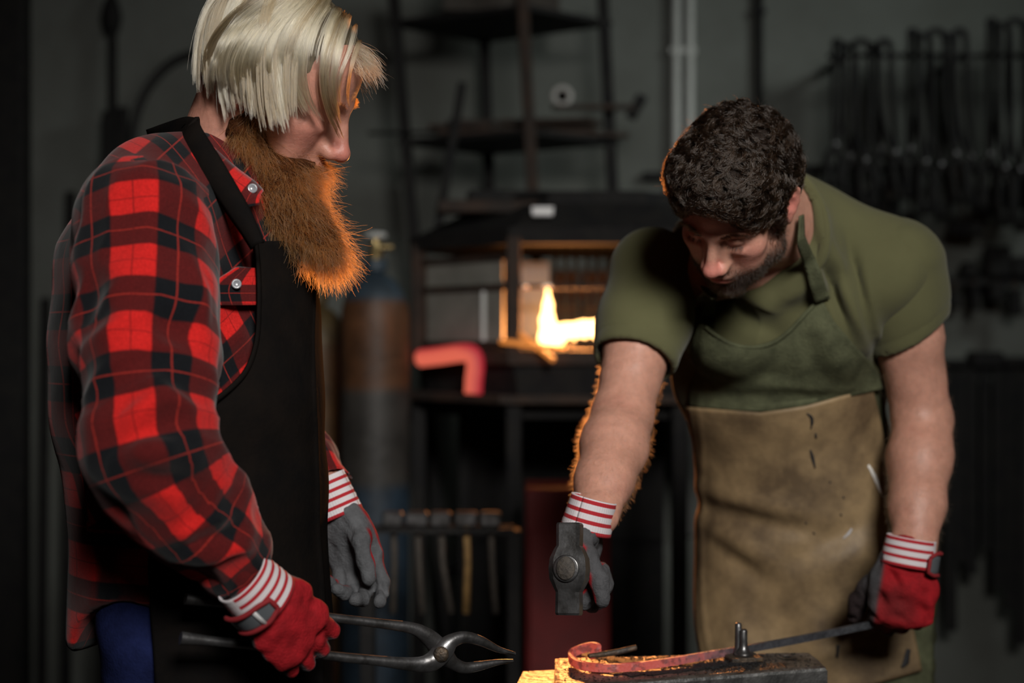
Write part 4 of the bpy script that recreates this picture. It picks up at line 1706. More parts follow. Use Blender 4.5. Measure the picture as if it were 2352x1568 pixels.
def hung_hammer(px, y, hw, hh, label, L=.26, tilt=0.0):
    q = P(px, y, WY - .16)
    t = thing('hung_hammer', q - np.array((0, 0, L)), label, 'hammer', 'hammers hanging on the wall rails')
    e = q + np.array((tilt, 0, -L))
    MB().tube([q, q * .5 + e * .5, e], [(.010, .008), (.012, .009), (.011, .009)], 8).build('handle', M['brown_iron'], t, True)
    MB().box(e, (hw, .022, hh), np.array(Matrix.Rotation(tilt * 2, 3, 'Y')), .008).build('hammer_head', M['black_iron'], t)


for px, hw, hh, L, tl, lab in ((1880, .03, .05, .14, 0, 'nearest the curly head'), (1965, .05, .04, .12, .02, 'second from the curly head'), (2040, .04, .05, .16, 0, 'third from the curly head'),
                               (2100, .025, .04, .20, -.02, 'with a small low hanging head'), (2198, .060, .028, .22, .03, 'with a long cross head hanging lowest'), (2262, .04, .05, .12, 0, 'right of the long cross head'),
                               (2330, .06, .05, .10, 0, 'at the right edge of the picture')):
    hung_hammer(px, 388, hw, hh, f'black hammer hung on the second rail, {lab}', L, tl)
for k, px in enumerate((2150, 2192, 2238, 2290, 2330)):
    hung_hammer(px, 645, (.016, .022, .014, .030, .024)[k], (.045, .03, .05, .035, .05)[k], f'small black punch hung on the third rail, {["first", "second", "third", "fourth", "fifth"][k]} from the left', (.05, .07, .06, .04, .08)[k])
for k, (px, y, w, h) in enumerate(((2225, 622, .03, .03), (2290, 590, .045, .06), (2342, 610, .04, .04))):
    q = P(px, 645, WY - .14)
    one('swage_block', MB().box((q[0], q[1], q[2] + .01 + h), (w, .035, h), None, .012), M['black_iron'], f'dark iron swage block standing on the third rail, {["leftmost", "middle and tallest", "rightmost"][k]}', 'iron block', 'iron blocks on the third rail')
for k, (px, w, h) in enumerate(((2185, .05, .015), (2262, .06, .03), (2330, .05, .02))):
    q = P(px, 850, WY - .14)
    one('iron_block', MB().box((q[0], q[1], q[2] + .01 + h), (w, .04, h), None, .008), M['black_iron'], f'dark iron block on the lowest rail, {["flat one at the left", "taller one in the middle", "one at the right"][k]}', 'iron block', 'iron blocks on the lowest rail')
for k, (px, yb2, w) in enumerate(((2178, 1450, .045), (2206, 1290, .035), (2232, 1320, .04), (2262, 1260, .035), (2292, 1350, .04), (2318, 1400, .035), (2345, 1480, .045))):
    a_, b_ = P(px, 850, WY - .17), P(px + (6 if k == 0 else 0), yb2, WY - .17)
    one('hanging_bar', MB().bar(b_, a_, w, .012, (0, 1, 0)), M['black_iron'], f'long dark flat bar hanging from the lowest rail, {["first", "second", "third", "fourth", "fifth", "sixth", "seventh"][k]} from the left', 'bar', 'flat bars hanging on the lowest rail')

# ================================================================== person: bearded man in the checked shirt
YA = 1.86
pa = thing('person', (-.42, 1.88, 0), 'bearded man with long blond hair in red checked shirt and black apron, holding tongs', 'person')
hA = Frame(P(636, 182, YA), -4, 32, 14)
FA = np.array((math.cos(math.radians(-22)), math.sin(math.radians(-22)), 0))
LA = np.array((-FA[1], FA[0], 0))
ZU = np.array((0, 0, 1.0))

# --- skeleton
A_nb = P(505, 400, 1.875)
A_S, A_E, A_W = P(335, 550, 1.70), P(345, 1050, 1.575), P(572, 1332, 1.665)
A_S2, A_E2, A_W2 = P(592, 590, 2.05), P(610, 960, 2.14), P(768, 1150, 2.045)
A_pel = P(486, 1400, 1.89)
A_hip = [A_pel - LA * .09 - ZU * .06, A_pel + LA * .09 - ZU * .06]
A_kn = [A_hip[0] * (1, 1, 0) + FA * .03 - LA * .03 + ZU * .53, A_hip[1] * (1, 1, 0) + FA * .10 + LA * .03 + ZU * .53]
A_an = [A_hip[0] * (1, 1, 0) - FA * .02 - LA * .05 + ZU * .09, A_hip[1] * (1, 1, 0) + FA * .10 + LA * .05 + ZU * .09]

# --- skin body: head, neck, trunk, arms, legs as one surface
hb, hx = hA.c - .165, hA.c + .165
fd = Field.box((-.80, 1.42, .04), (-.10, 2.30, 1.87), .009,
               ([(hb[0], hx[0] + .02, .0023)], [(hb[1] + .03, hx[1] - .03, .0026)], [(hb[2], hx[2], .0023)]))
fd.limb(A_nb, hA.T(-.030, 0, -.030), .066, .058, None, .03)
fd.limb(A_nb - ZU * .05, hA.T(-.005, 0, -.075), .060, .045, None, .03)
tr = [(P(500, 440, 1.88), (.08, .06)), (P(455, 540, 1.88), (.165, .09)), (P(436, 690, 1.88), (.175, .12)),
      (P(442, 900, 1.88), (.16, .12)), (P(458, 1120, 1.88), (.15, .11)), (A_pel, (.16, .11))]
for (a, ra), (b, rb) in zip(tr[:-1], tr[1:]):
    fd.limb(a, b, ra, rb, LA, .03)
for S_, E_, W_ in ((A_S, A_E, A_W), (A_S2, A_E2, A_W2)):
    fd.limb(A_nb - ZU * .09, S_, .06, .060, None, .03)
    fd.limb(S_, E_, .058, .045, None, .02)
    fd.limb(E_, E_ + (W_ - E_) * .35, .046, .045, None, .02)
    fd.limb(E_ + (W_ - E_) * .35, W_, .045, .030, None, .02)
for i in (0, 1):
    fd.limb(A_hip[i], A_kn[i], .085, .055, None, .03)
    fd.limb(A_kn[i], A_an[i], .055, .040, None, .03)
add_head(fd, hA)
A_skin_field = fd
bv, bf = fd.mesh(1)
col = skin_colors(bv, hA, (.43, .20, .145), (.50, .165, .13))
mesh_obj('body', bv, bf, M['skin'], pa, True, col=col)
for y in (-1, 1):
    MB().lathe(hA.T(.0805, y * .031, -.004), [(.0005, -.0118), (.006, -.0102), (.0102, -.006), (.0118, 0), (.0102, .006), (.006, .0102), (.0005, .0118)], 16, hA.f).build('eye', M['eye'], pa, True)

# --- trousers and boots
ft = Field.box((-.80, 1.5, .03), (-.10, 2.30, 1.16), .009)
ft.limb(P(476, 1260, 1.89), A_pel, (.155, .115), (.162, .120), LA, .03)
for i in (0, 1):
    ft.limb(A_hip[i] + ZU * .05, A_kn[i], .088, .072, None, .03)
    ft.limb(A_kn[i], A_an[i] - ZU * .02, .074, .062, None, .03)
v, f = ft.mesh(1)
n = vnormals(v, f)
v = v + n * (wave(v * (1, 1, 2.2), 18, 3) * .006)[:, None]
mesh_obj('trousers', v, f, M['denim'], pa)
for i in (0, 1):
    a = A_an[i] * (1, 1, 0)
    fb = Field.box(a - .2, a + (.22, .22, .16), .008)
    fb.limb(a + ZU * .05, a + ZU * .13, .052, .056, None, .02)
    fb.limb(a - FA * .05 + ZU * .045, a + FA * .13 + ZU * .04, (.045, .045), (.047, .036), LA, .03)
    fb.halfspace((0, 0, .001), (0, 0, -1))
    v, f = fb.mesh(1)
    v[:, 2] = np.maximum(v[:, 2], 0.0)
    mesh_obj('boot', v, f, M['boot'], pa)

# --- shirt
fs = Field.box((-.76, 1.50, .86), (-.12, 2.28, 1.62), .006)
tr = [(P(498, 425, 1.88), (.085, .075)), (P(466, 500, 1.88), (.170, .110)), (P(426, 640, 1.88), (.190, .144)),
      (P(424, 780, 1.88), (.190, .153)), (P(434, 920, 1.88), (.185, .158)), (P(456, 1120, 1.89), (.178, .150)), (P(460, 1480, 1.905), (.188, .156))]
for (a, ra), (b, rb) in zip(tr[:-1], tr[1:]):
    fs.limb(a, b, ra, rb, LA, .02)
fs.limb(P(470, 440, 1.88), A_S + ZU * .015, .070, .082, None, .04)
fs.limb(P(470, 440, 1.88), A_S2 + ZU * .01, .070, .080, None, .04)
A_body_field = Field(*fs.ax)
A_body_field.d = np.minimum(fs.d, .3).copy()
fs.ell(P(420, 1590, 1.88) + FA * .03, (.135, .6, .150), np.stack([FA, LA, ZU], 1), .01, 'sub')
fs.halfspace(P(460, 1470, 1.88), (0, 0, -1), .01)
v, f = fs.mesh(2)
n = vnormals(v, f)
pk = lambda x, y, Y: P(x, y, Y)
v = folds(v, n, [(P(470, 470, 1.74), P(560, 620, 1.72), .018, -.006), (P(470, 690, 1.70), P(590, 800, 1.72), .014, .006),
                 (P(440, 780, 1.70), P(590, 700, 1.72), .016, -.007), (P(430, 860, 1.70), P(560, 830, 1.72), .016, -.007),
                 (P(430, 900, 1.70), P(560, 760, 1.72), .016, .007)], A_body_field)
n = vnormals(v, f)
v = v + n * (wave(v * (1, 1, .5), 28, 11, 1) * .003)[:, None]
rel = v - P(440, 784, 1.88)
uu, vv = rel @ LA + (rel @ FA) * .9, v[:, 2]
th = math.radians(32)
uvb = np.stack([(uu * math.cos(th) + vv * math.sin(th)) / .080, (-uu * math.sin(th) + vv * math.cos(th)) / .088], 1)
back = np.stack([(rel @ LA) / .08, v[:, 2] / .088], 1)
uvb = np.where((rel @ FA < -.04)[:, None] | (v[:, 2] < 1.12)[:, None], back, uvb)
shirtA = mesh_obj('shirt', v, f, M['plaid'], pa, uv=uvb)


def sleeve(parent, joints, radii, ref, cuff, off=(0, 0), seed=2, fold_list=(), period=(.090, .084)):
    J = [np.asarray(j, float) for j in joints]
    lo = np.min(J, 0) - .14
    hi = np.max(J, 0) + .14
    fl = Field.box(lo, hi, .0048)
    for i in range(len(J) - 1):
        fl.limb(J[i], J[i + 1], radii[i], radii[i + 1], None, .02)
    d = nrm(J[-1] - J[-2])
    fl.halfspace(J[-1], d, .004)
    hole = Field(*fl.ax)
    # hollow cuff
    fl.limb(J[-1] - d * .02, J[-1] + d * .05, cuff, cuff, None, .003, 'sub')
    v, f = fl.mesh(2)
    n = vnormals(v, f)
    v = folds(v, n, fold_list, fl)
    n = vnormals(v, f)
    v = v + n * (wave(v, 30, seed, 1) * .0036 - np.abs(wave(v * (1, 1, 1.6), 38, seed + 1, 1)) * .0040 + wave(v, 80, seed + 2, 1) * .0010)[:, None]
    U, V = limb_uv(v, smooth_path([J[0], J[len(J) // 2], J[-1]] if len(J) > 4 else J, 12), ref, 1)
    R = np.mean(radii)
    uv = np.stack([U * R / period[0] + off[0], V / period[1] + off[1]], 1)
    return mesh_obj('sleeve', v, f, M['plaid'], parent, uv=uv), fl


fl_near = [(P(200, 980, 1.52), P(400, 900, 1.50), .016, 0.0090), (P(215, 1030, 1.50), P(430, 960, 1.50), .014, -0.0105),
           (P(330, 860, 1.52), P(455, 960, 1.55), .014, 0.0090), (P(300, 1010, 1.50), P(480, 1060, 1.52), .014, 0.0090),
           (P(300, 1090, 1.50), P(470, 1120, 1.53), .012, -0.0090), (P(380, 1240, 1.55), P(560, 1170, 1.58), .010, 0.0075),
           (P(400, 1260, 1.55), P(580, 1210, 1.58), .009, -0.0090), (P(350, 700, 1.57), P(450, 790, 1.60), .016, -0.0075),
           (P(170, 760, 1.60), P(260, 700, 1.57), .018, -0.0060), (P(430, 560, 1.62), P(480, 760, 1.64), .015, 0.0090),
           (P(440, 1300, 1.58), P(600, 1250, 1.62), .010, 0.0060)]
sl1, A_sleeve_field = sleeve(shirtA, [A_S + ZU * .015, A_S + (A_E - A_S) * .5, A_E, A_E + (A_W - A_E) * .5, A_W - (A_W - A_E) * .06],
                             [.086, .082, .073, .062, .046], (0, -1, 0.2), .039, (.32, .1), 2, fl_near)
sl2, _ = sleeve(shirtA, [A_S2, A_S2 + (A_E2 - A_S2) * .5, A_E2, A_E2 + (A_W2 - A_E2) * .5, A_W2 - (A_W2 - A_E2) * .1],
                [.080, .074, .066, .056, .043], (0, -1, 0.2), .037, (.2, .2), 6)

# collar: a folded band round the neck with pointed leaf and button
cl = []
ctr = [(P(455, 300, 1.80), P(430, 345, 1.78)), (P(500, 345, 1.765), P(452, 395, 1.74)), (P(545, 385, 1.76), P(500, 445, 1.725)),
       (P(585, 415, 1.765), P(545, 475, 1.72)), (P(607, 437, 1.775), P(596, 470, 1.735))]
tops = smooth_path([a for a, b in ctr], 6)
bots = smooth_path([b for a, b in ctr], 6)
g = np.stack([tops * (1 - t) + bots * t + np.array((0, -.012 * math.sin(math.pi * t), 0)) for t in np.linspace(0, 1, 9)], 1)
uvc = np.stack(np.meshgrid(np.linspace(0, 2.1, g.shape[0]), np.linspace(.1, .55, 9), indexing='ij'), -1)
grid_mesh('collar', g, M['plaid'], shirtA, .003, uv=uvc[..., ::-1] if False else uvc)
ctr = [(P(448, 296, 1.81), P(440, 330, 1.80)), (P(440, 270, 1.88), P(425, 300, 1.89)), (P(470, 275, 1.95), P(455, 310, 1.97)), (P(560, 330, 1.98), P(545, 370, 2.0))]
tops = smooth_path([a for a, b in ctr], 6)
bots = smooth_path([b for a, b in ctr], 6)
g = np.stack([tops * (1 - t) + bots * t for t in np.linspace(0, 1, 5)], 1)
grid_mesh('collar', g, M['plaid'], shirtA, .003, uv=np.stack(np.meshgrid(np.linspace(0, 2.1, g.shape[0]), np.linspace(.1, .55, 5), indexing='ij'), -1))
MB().lathe(P(580, 433, 1.742), [(.0055, -.001), (.0062, .0005), (.006, .002), (.0045, .0026), (.0038, .0018)], 16, (0.1, -1, .1)).build('button', M['button'], shirtA, True)
# breast pocket flap and button
g = patch(A_body_field, [(615, 545, 605), (650, 490, 605), (672, 486, 605), (700, 500, 605)], .010, 16, 14, smooth=3)
nrw, ncl = g.shape[:2]
uvp = np.stack(np.meshgrid(np.linspace(0, 1.1, nrw), np.linspace(0.4, 1.5, ncl), indexing='ij'), -1)
grid_mesh('pocket', g, M['plaid'], shirtA, .004, uv=uvp)
pb, _ = A_body_field.hit(543, 652, .014)
MB().lathe(pb[0], [(.0055, -.001), (.0062, .0005), (.006, .002), (.0045, .0026), (.0038, .0018)], 16, (0.3, -1, .1)).build('button', M['button'], shirtA, True)

# --- apron of black leather
cf = Field(*A_body_field.ax)
gg = np.stack(np.meshgrid(*cf.ax, indexing='ij'), -1)
cf.d = np.minimum(A_body_field.d, ft.sample(gg).astype(np.float32))
rows = [(553, 590, 722), (600, 594, 724), (700, 596, 724), (780, 592, 722), (840, 572, 722), (880, 540, 722), (920, 490, 724),
        (955, 432, 728), (1000, 400, 734), (1150, 352, 742), (1300, 338, 745), (1400, 344, 744), (1480, 350, 736)]
g = patch(cf, rows, .013, 56, 90, wrap_r=9, step=.012, smooth=10)
low = [g]
base = g[-1].copy()
ext = []
for k in range(1, 9):
    ext.append(base + np.array((0, 0, -.045 * k)) + FA * .004 * k)
g = np.concatenate([g, np.stack(ext, 0)], 0)


def ap_disp(v, n):
    v = folds(v, n, [(P(640, 980, 1.72), P(720, 1150, 1.76), .02, .006), (P(600, 700, 1.72), P(700, 900, 1.74), .02, -.004)], cf)
    return v + n * (wave(v, 14, 21, 1) * .003)[:, None]


apA, _, _, _ = grid_mesh('apron', g, M['black_leather'], pa, .004, disp=ap_disp)
# edge hem of the bib
v, f = ribbon(cf, [(590, 553), (596, 620), (597, 700), (592, 780), (572, 842), (540, 882), (490, 922), (434, 956)], .006, .019, .003, 8, 3)
mesh_obj('hem', v, f, M['black_leather'], apA)
# neck strap: up the chest, over the shoulder, round the nape
st = [P(592, 565, 1.715), P(560, 505, 1.715), P(520, 440, 1.72), P(478, 375, 1.735), P(438, 312, 1.775), P(432, 285, 1.83)]
c = smooth_path(st, 8)
t = np.gradient(c, axis=0)
t /= np.linalg.norm(t, axis=1)[:, None]
out = np.tile(np.array((-.25, -1, .25)), (len(c), 1))
w = np.cross(out, t)
w /= np.linalg.norm(w, axis=1)[:, None]
wid = np.interp(np.linspace(0, 1, len(c)), [0, .25, .6, 1], [.020, .028, .034, .036])
g = c[:, None] + w[:, None] * (np.linspace(-.5, .5, 7)[None, :, None] * wid[:, None, None]) + np.array((0, -1, .3)) * (.006 * (1 - (np.linspace(-1, 1, 7)) ** 2))[None, :, None]
grid_mesh('neck_strap', g, M['black_leather'], apA, .003)
ctr = [(P(452, 270, 1.80), P(405, 318, 1.79)), (P(425, 268, 1.85), P(385, 328, 1.84)), (P(385, 280, 1.90), P(360, 335, 1.90)), (P(335, 298, 1.95), P(348, 345, 1.97))]
tops = smooth_path([a for a, b in ctr], 6)
bots = smooth_path([b for a, b in ctr], 6)
g = np.stack([tops * (1 - t) + bots * t for t in np.linspace(0, 1, 6)], 1)
grid_mesh('neck_strap', g, M['black_leather'], apA, .003)

# --- gloves
d, s, n = hand_axes((.52, .50, -.69), (-.40, .84, -.28), False)
wr = P(598, 1366, 1.645)
gl, jsA, _ = glove_mesh('glove', pa, wr, d, s, n, [(20, 105, 65), (24, 107, 65), (28, 108, 65), (32, 108, 65)],
                        [(.45, .05, .90), (.45, -.55, .70), (.4, -.8, .3)], .93, 1.28, cut=-.45, ffat=1.14, k=.003, spread=(10, 2, -6, -15))
gl['label'] = 'red backed knit glove closed round the tongs'
cuff_mesh(gl, wr, d, s, n, .041, .036, .052, .80, 4.5, .016, u0=.42)
# reflective closing strap with red binding
q = []
wc = wr - d * .002
for a in np.linspace(-3.35, -1.75, 14):
    q.append(wc + s * math.cos(a) * .044 + n * math.sin(a) * .036)
q = np.array(q)
rad = np.array([p - (wc + d * ((p - wc) @ d)) for p in q])
rad /= np.linalg.norm(rad, axis=1)[:, None]
ww = np.interp(np.linspace(0, 1, 14), [0, .8, 1], [.026, .026, .016])
g = q[:, None] + d[None, None] * (np.linspace(-.5, .5, 5)[None, :, None] * ww[:, None, None]) + rad[:, None] * .002
gs, v_, f_, n_ = grid_mesh('strap', g, M['reflector'], gl, .002)
edge = np.vstack([g[:, 0], g[-1, 1:-1], g[::-1, -1]])
MB().tube(edge, .0032, 8).build('strap_binding', M['glove_trim'], gl, True)
mb = MB()
mb.tube(np.stack([g[9, 0], g[9, 2], g[9, 4]]) + rad[9] * .0012, [(.003, .0008)] * 3, 6, up=rad[9])
ob = mb.build('light_stripe', mat('white_reflex_stripe', (.6, .6, .6), .3), gl, True)

d2, s2, n2 = hand_axes((.40, -.05, -.92), (-.30, -1.0, -.05), True)
wr2 = P(768, 1170, 2.045)
gl2, _, _ = glove_mesh('glove', pa, wr2, d2, s2, n2, [(22, 30, 18), (34, 42, 25), (44, 50, 30), (50, 55, 30)],
                       [(.80, .25, .65), (.93, .0, .35), (.95, -.15, .2)], .92, 1.12, seedn=15, grey=(.105, .108, .115))
gl2['label'] = 'grey palmed glove of the hanging far hand'
cuff_mesh(gl2, wr2, d2, s2, n2, .040, .036, .060, .78, 5.0, .012, plain=False)

# --- long straight hair, combed over from a parting on the far side
rsA = np.random.RandomState(7)


def drape(roots, dirs, h, zend, step=.006, nmax=70, off=.010, stiff=.86, grav=.15, seed=0, conv=0.0):
    """March strands over the skull until they reach the cut line of the haircut (head frame)."""
    n = len(roots)
    p = np.array(roots, float)
    d = np.array(dirs, float)
    pts = [p.copy()]
    alive = np.ones(n, bool)
    C0 = np.array((.000, 0, .028))
    rad = np.array((.100, .0785, .092)) + off[:, None] if not np.isscalar(off) else np.array((.100, .0785, .092)) + off
    for i in range(nmax):
        d = d * stiff + np.array((0, 0, -1.0)) * grav
        if conv and i > 20:
            d = d + h.f * (1, 1, 0) * conv * min(1, (i - 20) / 12)
        d /= np.linalg.norm(d, axis=1)[:, None]
        q = p + d * step
        lo = h.inv(q)
        k = np.linalg.norm((lo - C0) / rad, axis=1)
        ins = k < 1
        lo2 = np.where(ins[:, None], C0 + (lo - C0) / k[:, None], lo)
        # keep off the cheeks and forehead lower down
        q2 = h.c + lo2 * h.sc @ h.R.T
        d2 = q2 - p
        d2 /= np.linalg.norm(d2, axis=1)[:, None] + 1e-9
        d = np.where(ins[:, None], d * .35 + d2 * .65, d)
        go = alive & (lo2[:, 2] > zend(lo2[:, 0])) if callable(zend) else alive & (lo2[:, 2] > zend)
        alive = go
        p = np.where(go[:, None], q2, p)
        pts.append(p.copy())
    return np.stack(pts, 1)


def resample(st, k):
    seg = np.linalg.norm(np.diff(st, axis=1), axis=2)
    s = np.concatenate([np.zeros((len(st), 1)), np.cumsum(seg, 1)], 1)
    out = np.empty((len(st), k, 3))
    for i in range(len(st)):
        L = s[i, -1]
        t = np.linspace(0, L, k)
        for c in range(3):
            out[i, :, c] = np.interp(t, s[i] + np.arange(s.shape[1]) * 1e-9, st[i, :, c])
    return out, s[:, -1]


def skull(h, x, y):
    """Scalp point above (x, y) of the head frame."""
    r = np.array((.100, .0785, .092))
    t = 1 - (x / r[0]) ** 2 - (y / r[1]) ** 2
    return np.array((x, y, .028 + r[2] * math.sqrt(max(t, .02))))


clump_r, clump_d, clump_off, clump_cut, clump_w = [], [], [], [], []
for layer in range(4):
    nx = (36, 28, 22, 36)[layer]
    for i in range(nx):
        x = .050 - .124 * max(0, (i + rsA.uniform(-.3, .3)) / (nx - 1)) ** .9 - .004
        y = (.022, -.004, .040, -.020)[layer] + rsA.uniform(-.006, .006) - .25 * max(0, x - .03)
        r = skull(hA, np.clip(x, -.084, .086), y)
        r[2] += .004
        side = -1.0
        tb = np.clip((.03 - x) / .10, 0, 1)
        fx = -.42 - .75 * tb ** 2 + rsA.uniform(-.12, .10)
        dl = np.array((fx, side + .50 * tb ** 2, .12))
        clump_r.append(hA.T(*r))
        clump_d.append(hA.D(*dl))
        clump_off.append((.008, .005, .010, .004)[layer] + rsA.uniform(-.002, .004))
        clump_cut.append(-.040 + rsA.uniform(-.012, .007) + (-.010 if rsA.uniform() < .2 else 0))
        clump_w.append(rsA.uniform(.6, 1.1))
for i in range(26):           # far side of the parting
    x = .046 - .118 * i / 25
    r = skull(hA, np.clip(x, -.084, .086), .040)
    clump_r.append(hA.T(*r))
    clump_d.append(hA.D(-.05, 1, .1))
    clump_off.append(.010 + rsA.uniform(0, .005))
    clump_cut.append(-.03 + rsA.uniform(-.012, .012))
    clump_w.append(1.0)
clump_r, clump_d, clump_off, clump_cut = map(np.array, (clump_r, clump_d, clump_off, clump_cut))
clump_d /= np.linalg.norm(clump_d, axis=1)[:, None]
cutf = clump_cut
guide = drape(clump_r, clump_d, hA, lambda x: cutf + .16 * x + .25 * np.maximum(x - .06, 0), off=clump_off, conv=.045)
gl0 = (guide - hA.c) @ hA.R
over = ((gl0[:, :, 0] > .080) & (gl0[:, :, 2] < .075)).any(1)
guide = guide[~over]
clump_w = [w for w, o in zip(clump_w, over) if not o]
guide, glen = resample(guide, 15)
# outer locks of the near side, laid over the skull from the parting down to their tips
LOCKS = [[(430, 10), (300, 110), (200, 240), (160, 380), (170, 480)], [(470, 5), (340, 100), (235, 240), (195, 380), (212, 490)],
         [(520, 0), (390, 100), (280, 250), (240, 400), (270, 520)], [(560, 0), (440, 90), (330, 250), (290, 400), (310, 510)],
         [(600, 0), (480, 100), (380, 250), (335, 400), (390, 560), (440, 625)], [(640, 0), (520, 110), (430, 250), (415, 400), (450, 560), (490, 620)],
         [(680, 0), (560, 110), (490, 250), (470, 400), (520, 540), (570, 620)], [(720, 0), (610, 110), (540, 250), (530, 400), (580, 540), (640, 630)],
         [(760, 0), (660, 110), (590, 230), (570, 380), (610, 520), (655, 600)], [(780, 10), (700, 120), (640, 240), (620, 380), (660, 520), (700, 620)],
         [(800, 20), (730, 130), (680, 240), (650, 380), (690, 540), (760, 650)], [(820, 30), (750, 140), (720, 260), (700, 400), (730, 560), (800, 680)]]
FRINGE = [([(890, 60), (850, 160), (820, 300), (815, 450), (840, 600), (900, 720)], .75), ([(905, 70), (865, 170), (828, 310), (820, 465), (855, 620), (912, 745)], .8),
          ([(925, 85), (885, 185), (838, 325), (828, 480), (872, 640), (925, 770)], .7), ([(940, 95), (900, 200), (875, 330), (862, 450), (875, 560), (908, 690)], .5),
          ([(955, 105), (915, 225), (893, 335), (872, 450), (882, 560), (916, 680)], .45), ([(985, 150), (952, 280), (908, 400), (897, 500), (911, 600)], .3),
          ([(1010, 230), (980, 320), (957, 420), (947, 520), (956, 600)], .22), ([(845, 40), (790, 130), (758, 230), (742, 320)], .3), ([(870, 50), (820, 150), (785, 260), (770, 360)], .22)]


def lay(pts, off, lift=0.0):
    pts = np.array(pts, float)
    pts = np.vstack([pts[0] + (pts[0] - pts[1]) * (.45 if pts[0][0] < 830 else .12) + ((12, -14) if pts[0][0] < 830 else (0, 0)), pts])
    q = smooth_path(pts, 6)
    q = np.stack([400 + q[:, 0] / 2.376, q[:, 1] / 2.376], 1)
    c, miss = A_skin_field.hit(q[:, 0], q[:, 1], off, 1.68, 2.02)
    Y = c[:, 1].copy()
    Y[miss] = np.minimum(Y[miss], 1.85)
    for _ in range(3):
        Yp = np.pad(Y, 2, mode='edge')
        Y = np.minimum(Y + .003, np.convolve(Yp, np.ones(5) / 5, 'valid'))
    return np.stack([(q[:, 0] - 1176) * Y / F, Y, CZ - (q[:, 1] - 784) * Y / F], 1)


gx = []
for a_, b_ in zip(LOCKS[:-1], LOCKS[1:]):
    A_, B_ = smooth_path(np.array(a_, float), 8), smooth_path(np.array(b_, float), 8)
    A_ = np.stack([np.interp(np.linspace(0, 1, 7), np.linspace(0, 1, len(A_)), A_[:, c]) for c in (0, 1)], 1)
    B_ = np.stack([np.interp(np.linspace(0, 1, 7), np.linspace(0, 1, len(B_)), B_[:, c]) for c in (0, 1)], 1)
    for k in range(4):
        t = (k + rsA.uniform(0, .9)) / 4
        L_ = A_ * (1 - t) + B_ * t
        L_ += rsA.normal(0, 5, (1, 2)) + np.linspace(0, 1, 7)[:, None] * rsA.normal(0, 10, (1, 2))
        L_[-1] = L_[-2] + (L_[-1] - L_[-2]) * rsA.uniform(.3, 1.15)
        gx.append((lay(L_, rsA.uniform(.010, .020)), rsA.uniform(.45, .95)))
for L_, w in FRINGE:
    gx.append((lay(L_, .014), w))
gxr, _ = resample(np.stack([np.stack([np.interp(np.linspace(0, 1, 30), np.linspace(0, 1, len(g)), g[:, c]) for c in range(3)], 1) for g, w in gx]), 15)
guide = np.concatenate([guide, gxr])
clump_w = clump_w + [w for g, w in gx]
n_base = len(guide) - len(gx)
st, st_dark = [], []
for gi in range(len(guide)):
    nst = int(120 * clump_w[gi])
    g = guide[gi]
    tan = np.gradient(g, axis=0)
    tan /= np.linalg.norm(tan, axis=1)[:, None] + 1e-9
    outw = hA.inv(g) - np.array((0, 0, .028))
    outw = outw @ hA.R.T
    outw /= np.linalg.norm(outw, axis=1)[:, None]
    wd = np.cross(tan, outw)
    wd /= np.linalg.norm(wd, axis=1)[:, None] + 1e-9
    t = np.linspace(0, 1, 15)
    prof = .0082 * clump_w[gi] * (np.clip(.35 + t / .22, 0, 1) if gi >= n_base else 1.0)
    nsub = 7
    sub = rsA.uniform(-1.1, 1.1, nsub)
    subl = rsA.uniform(.86, 1.0, nsub)
    k = rsA.randint(0, nsub, nst)
    a0 = sub[k] + rsA.normal(0, .22, nst)
    a1 = sub[k] * .8 + rsA.normal(0, .07, nst)
    mixw = np.clip((t - .35) / .65, 0, 1)
    a = a0[:, None] * (1 - mixw) + a1[:, None] * mixw
    b = rsA.uniform(-1, 1, nst)[:, None] * (1 - .6 * t)
    lft = subl[k] * rsA.uniform(.95, 1.0, nst)
    tt = t[None] * lft[:, None]
    g_ = np.stack([np.interp(tt, t, g[:, c]) for c in range(3)], -1)
    wob = rsA.normal(0, .0007, (nst, 1, 3)) * np.sin(t * 5 + rsA.uniform(0, 6))[None, :, None]
    s_ = g_ + wd[None] * (a * (prof * np.ones(15)))[:, :, None] + outw[None] * (b * .0028)[:, :, None] + wob
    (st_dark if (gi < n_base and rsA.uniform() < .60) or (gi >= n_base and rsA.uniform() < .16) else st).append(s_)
st = np.concatenate(st)
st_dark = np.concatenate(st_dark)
# short tuft over the brow
tr_ = np.array([hA.T(*(skull(hA, rsA.uniform(.068, .086), rsA.uniform(-.03, .045)) + (0, 0, .002))) for _ in range(420)])
td_ = np.array([hA.D(1, rsA.uniform(-.5, .3), rsA.uniform(-.1, .5)) for _ in range(420)])
tuft = strands(tr_, td_, .034, 15, grav=.07, seed=8, wob=.05, lrand=.4)
st = np.concatenate([st, tuft])
# loose flyaways
fly = st[rsA.choice(len(st), 160)] + rsA.normal(0, .004, (160, 1, 3)) * np.linspace(.2, 1.4, 15)[None, :, None]
st = np.concatenate([st, fly])
taper = np.interp(np.linspace(0, 1, 15), [0, .8, 1], [.00026, .00024, .00010])
# scalp cap under the long hair, and the clipped nape
fh_ = Field.box(hA.c - .16, hA.c + .17, .0035)
fh_.ell(hA.T(0, 0, .030), np.array((.101, .080, .094)), hA.R, .01)
fh_.ell(hA.T(-.045, 0, .006), np.array((.058, .066, .064)), hA.R, .03)
fh_.halfspace(hA.T(.080, 0, .070), hA.D(.9, 0, -.55), .01)
fh_.halfspace(hA.T(0, 0, .020), hA.D(.25, 0, -1), .01)
v, f = fh_.mesh(1)
capA = mesh_obj('hair', v, f, M['blond_base'], pa)
curves_obj('hair_strands', st, taper, M['blond'], capA)
curves_obj('dark_hair_strands', st_dark, taper, M['blond_dark'], capA)
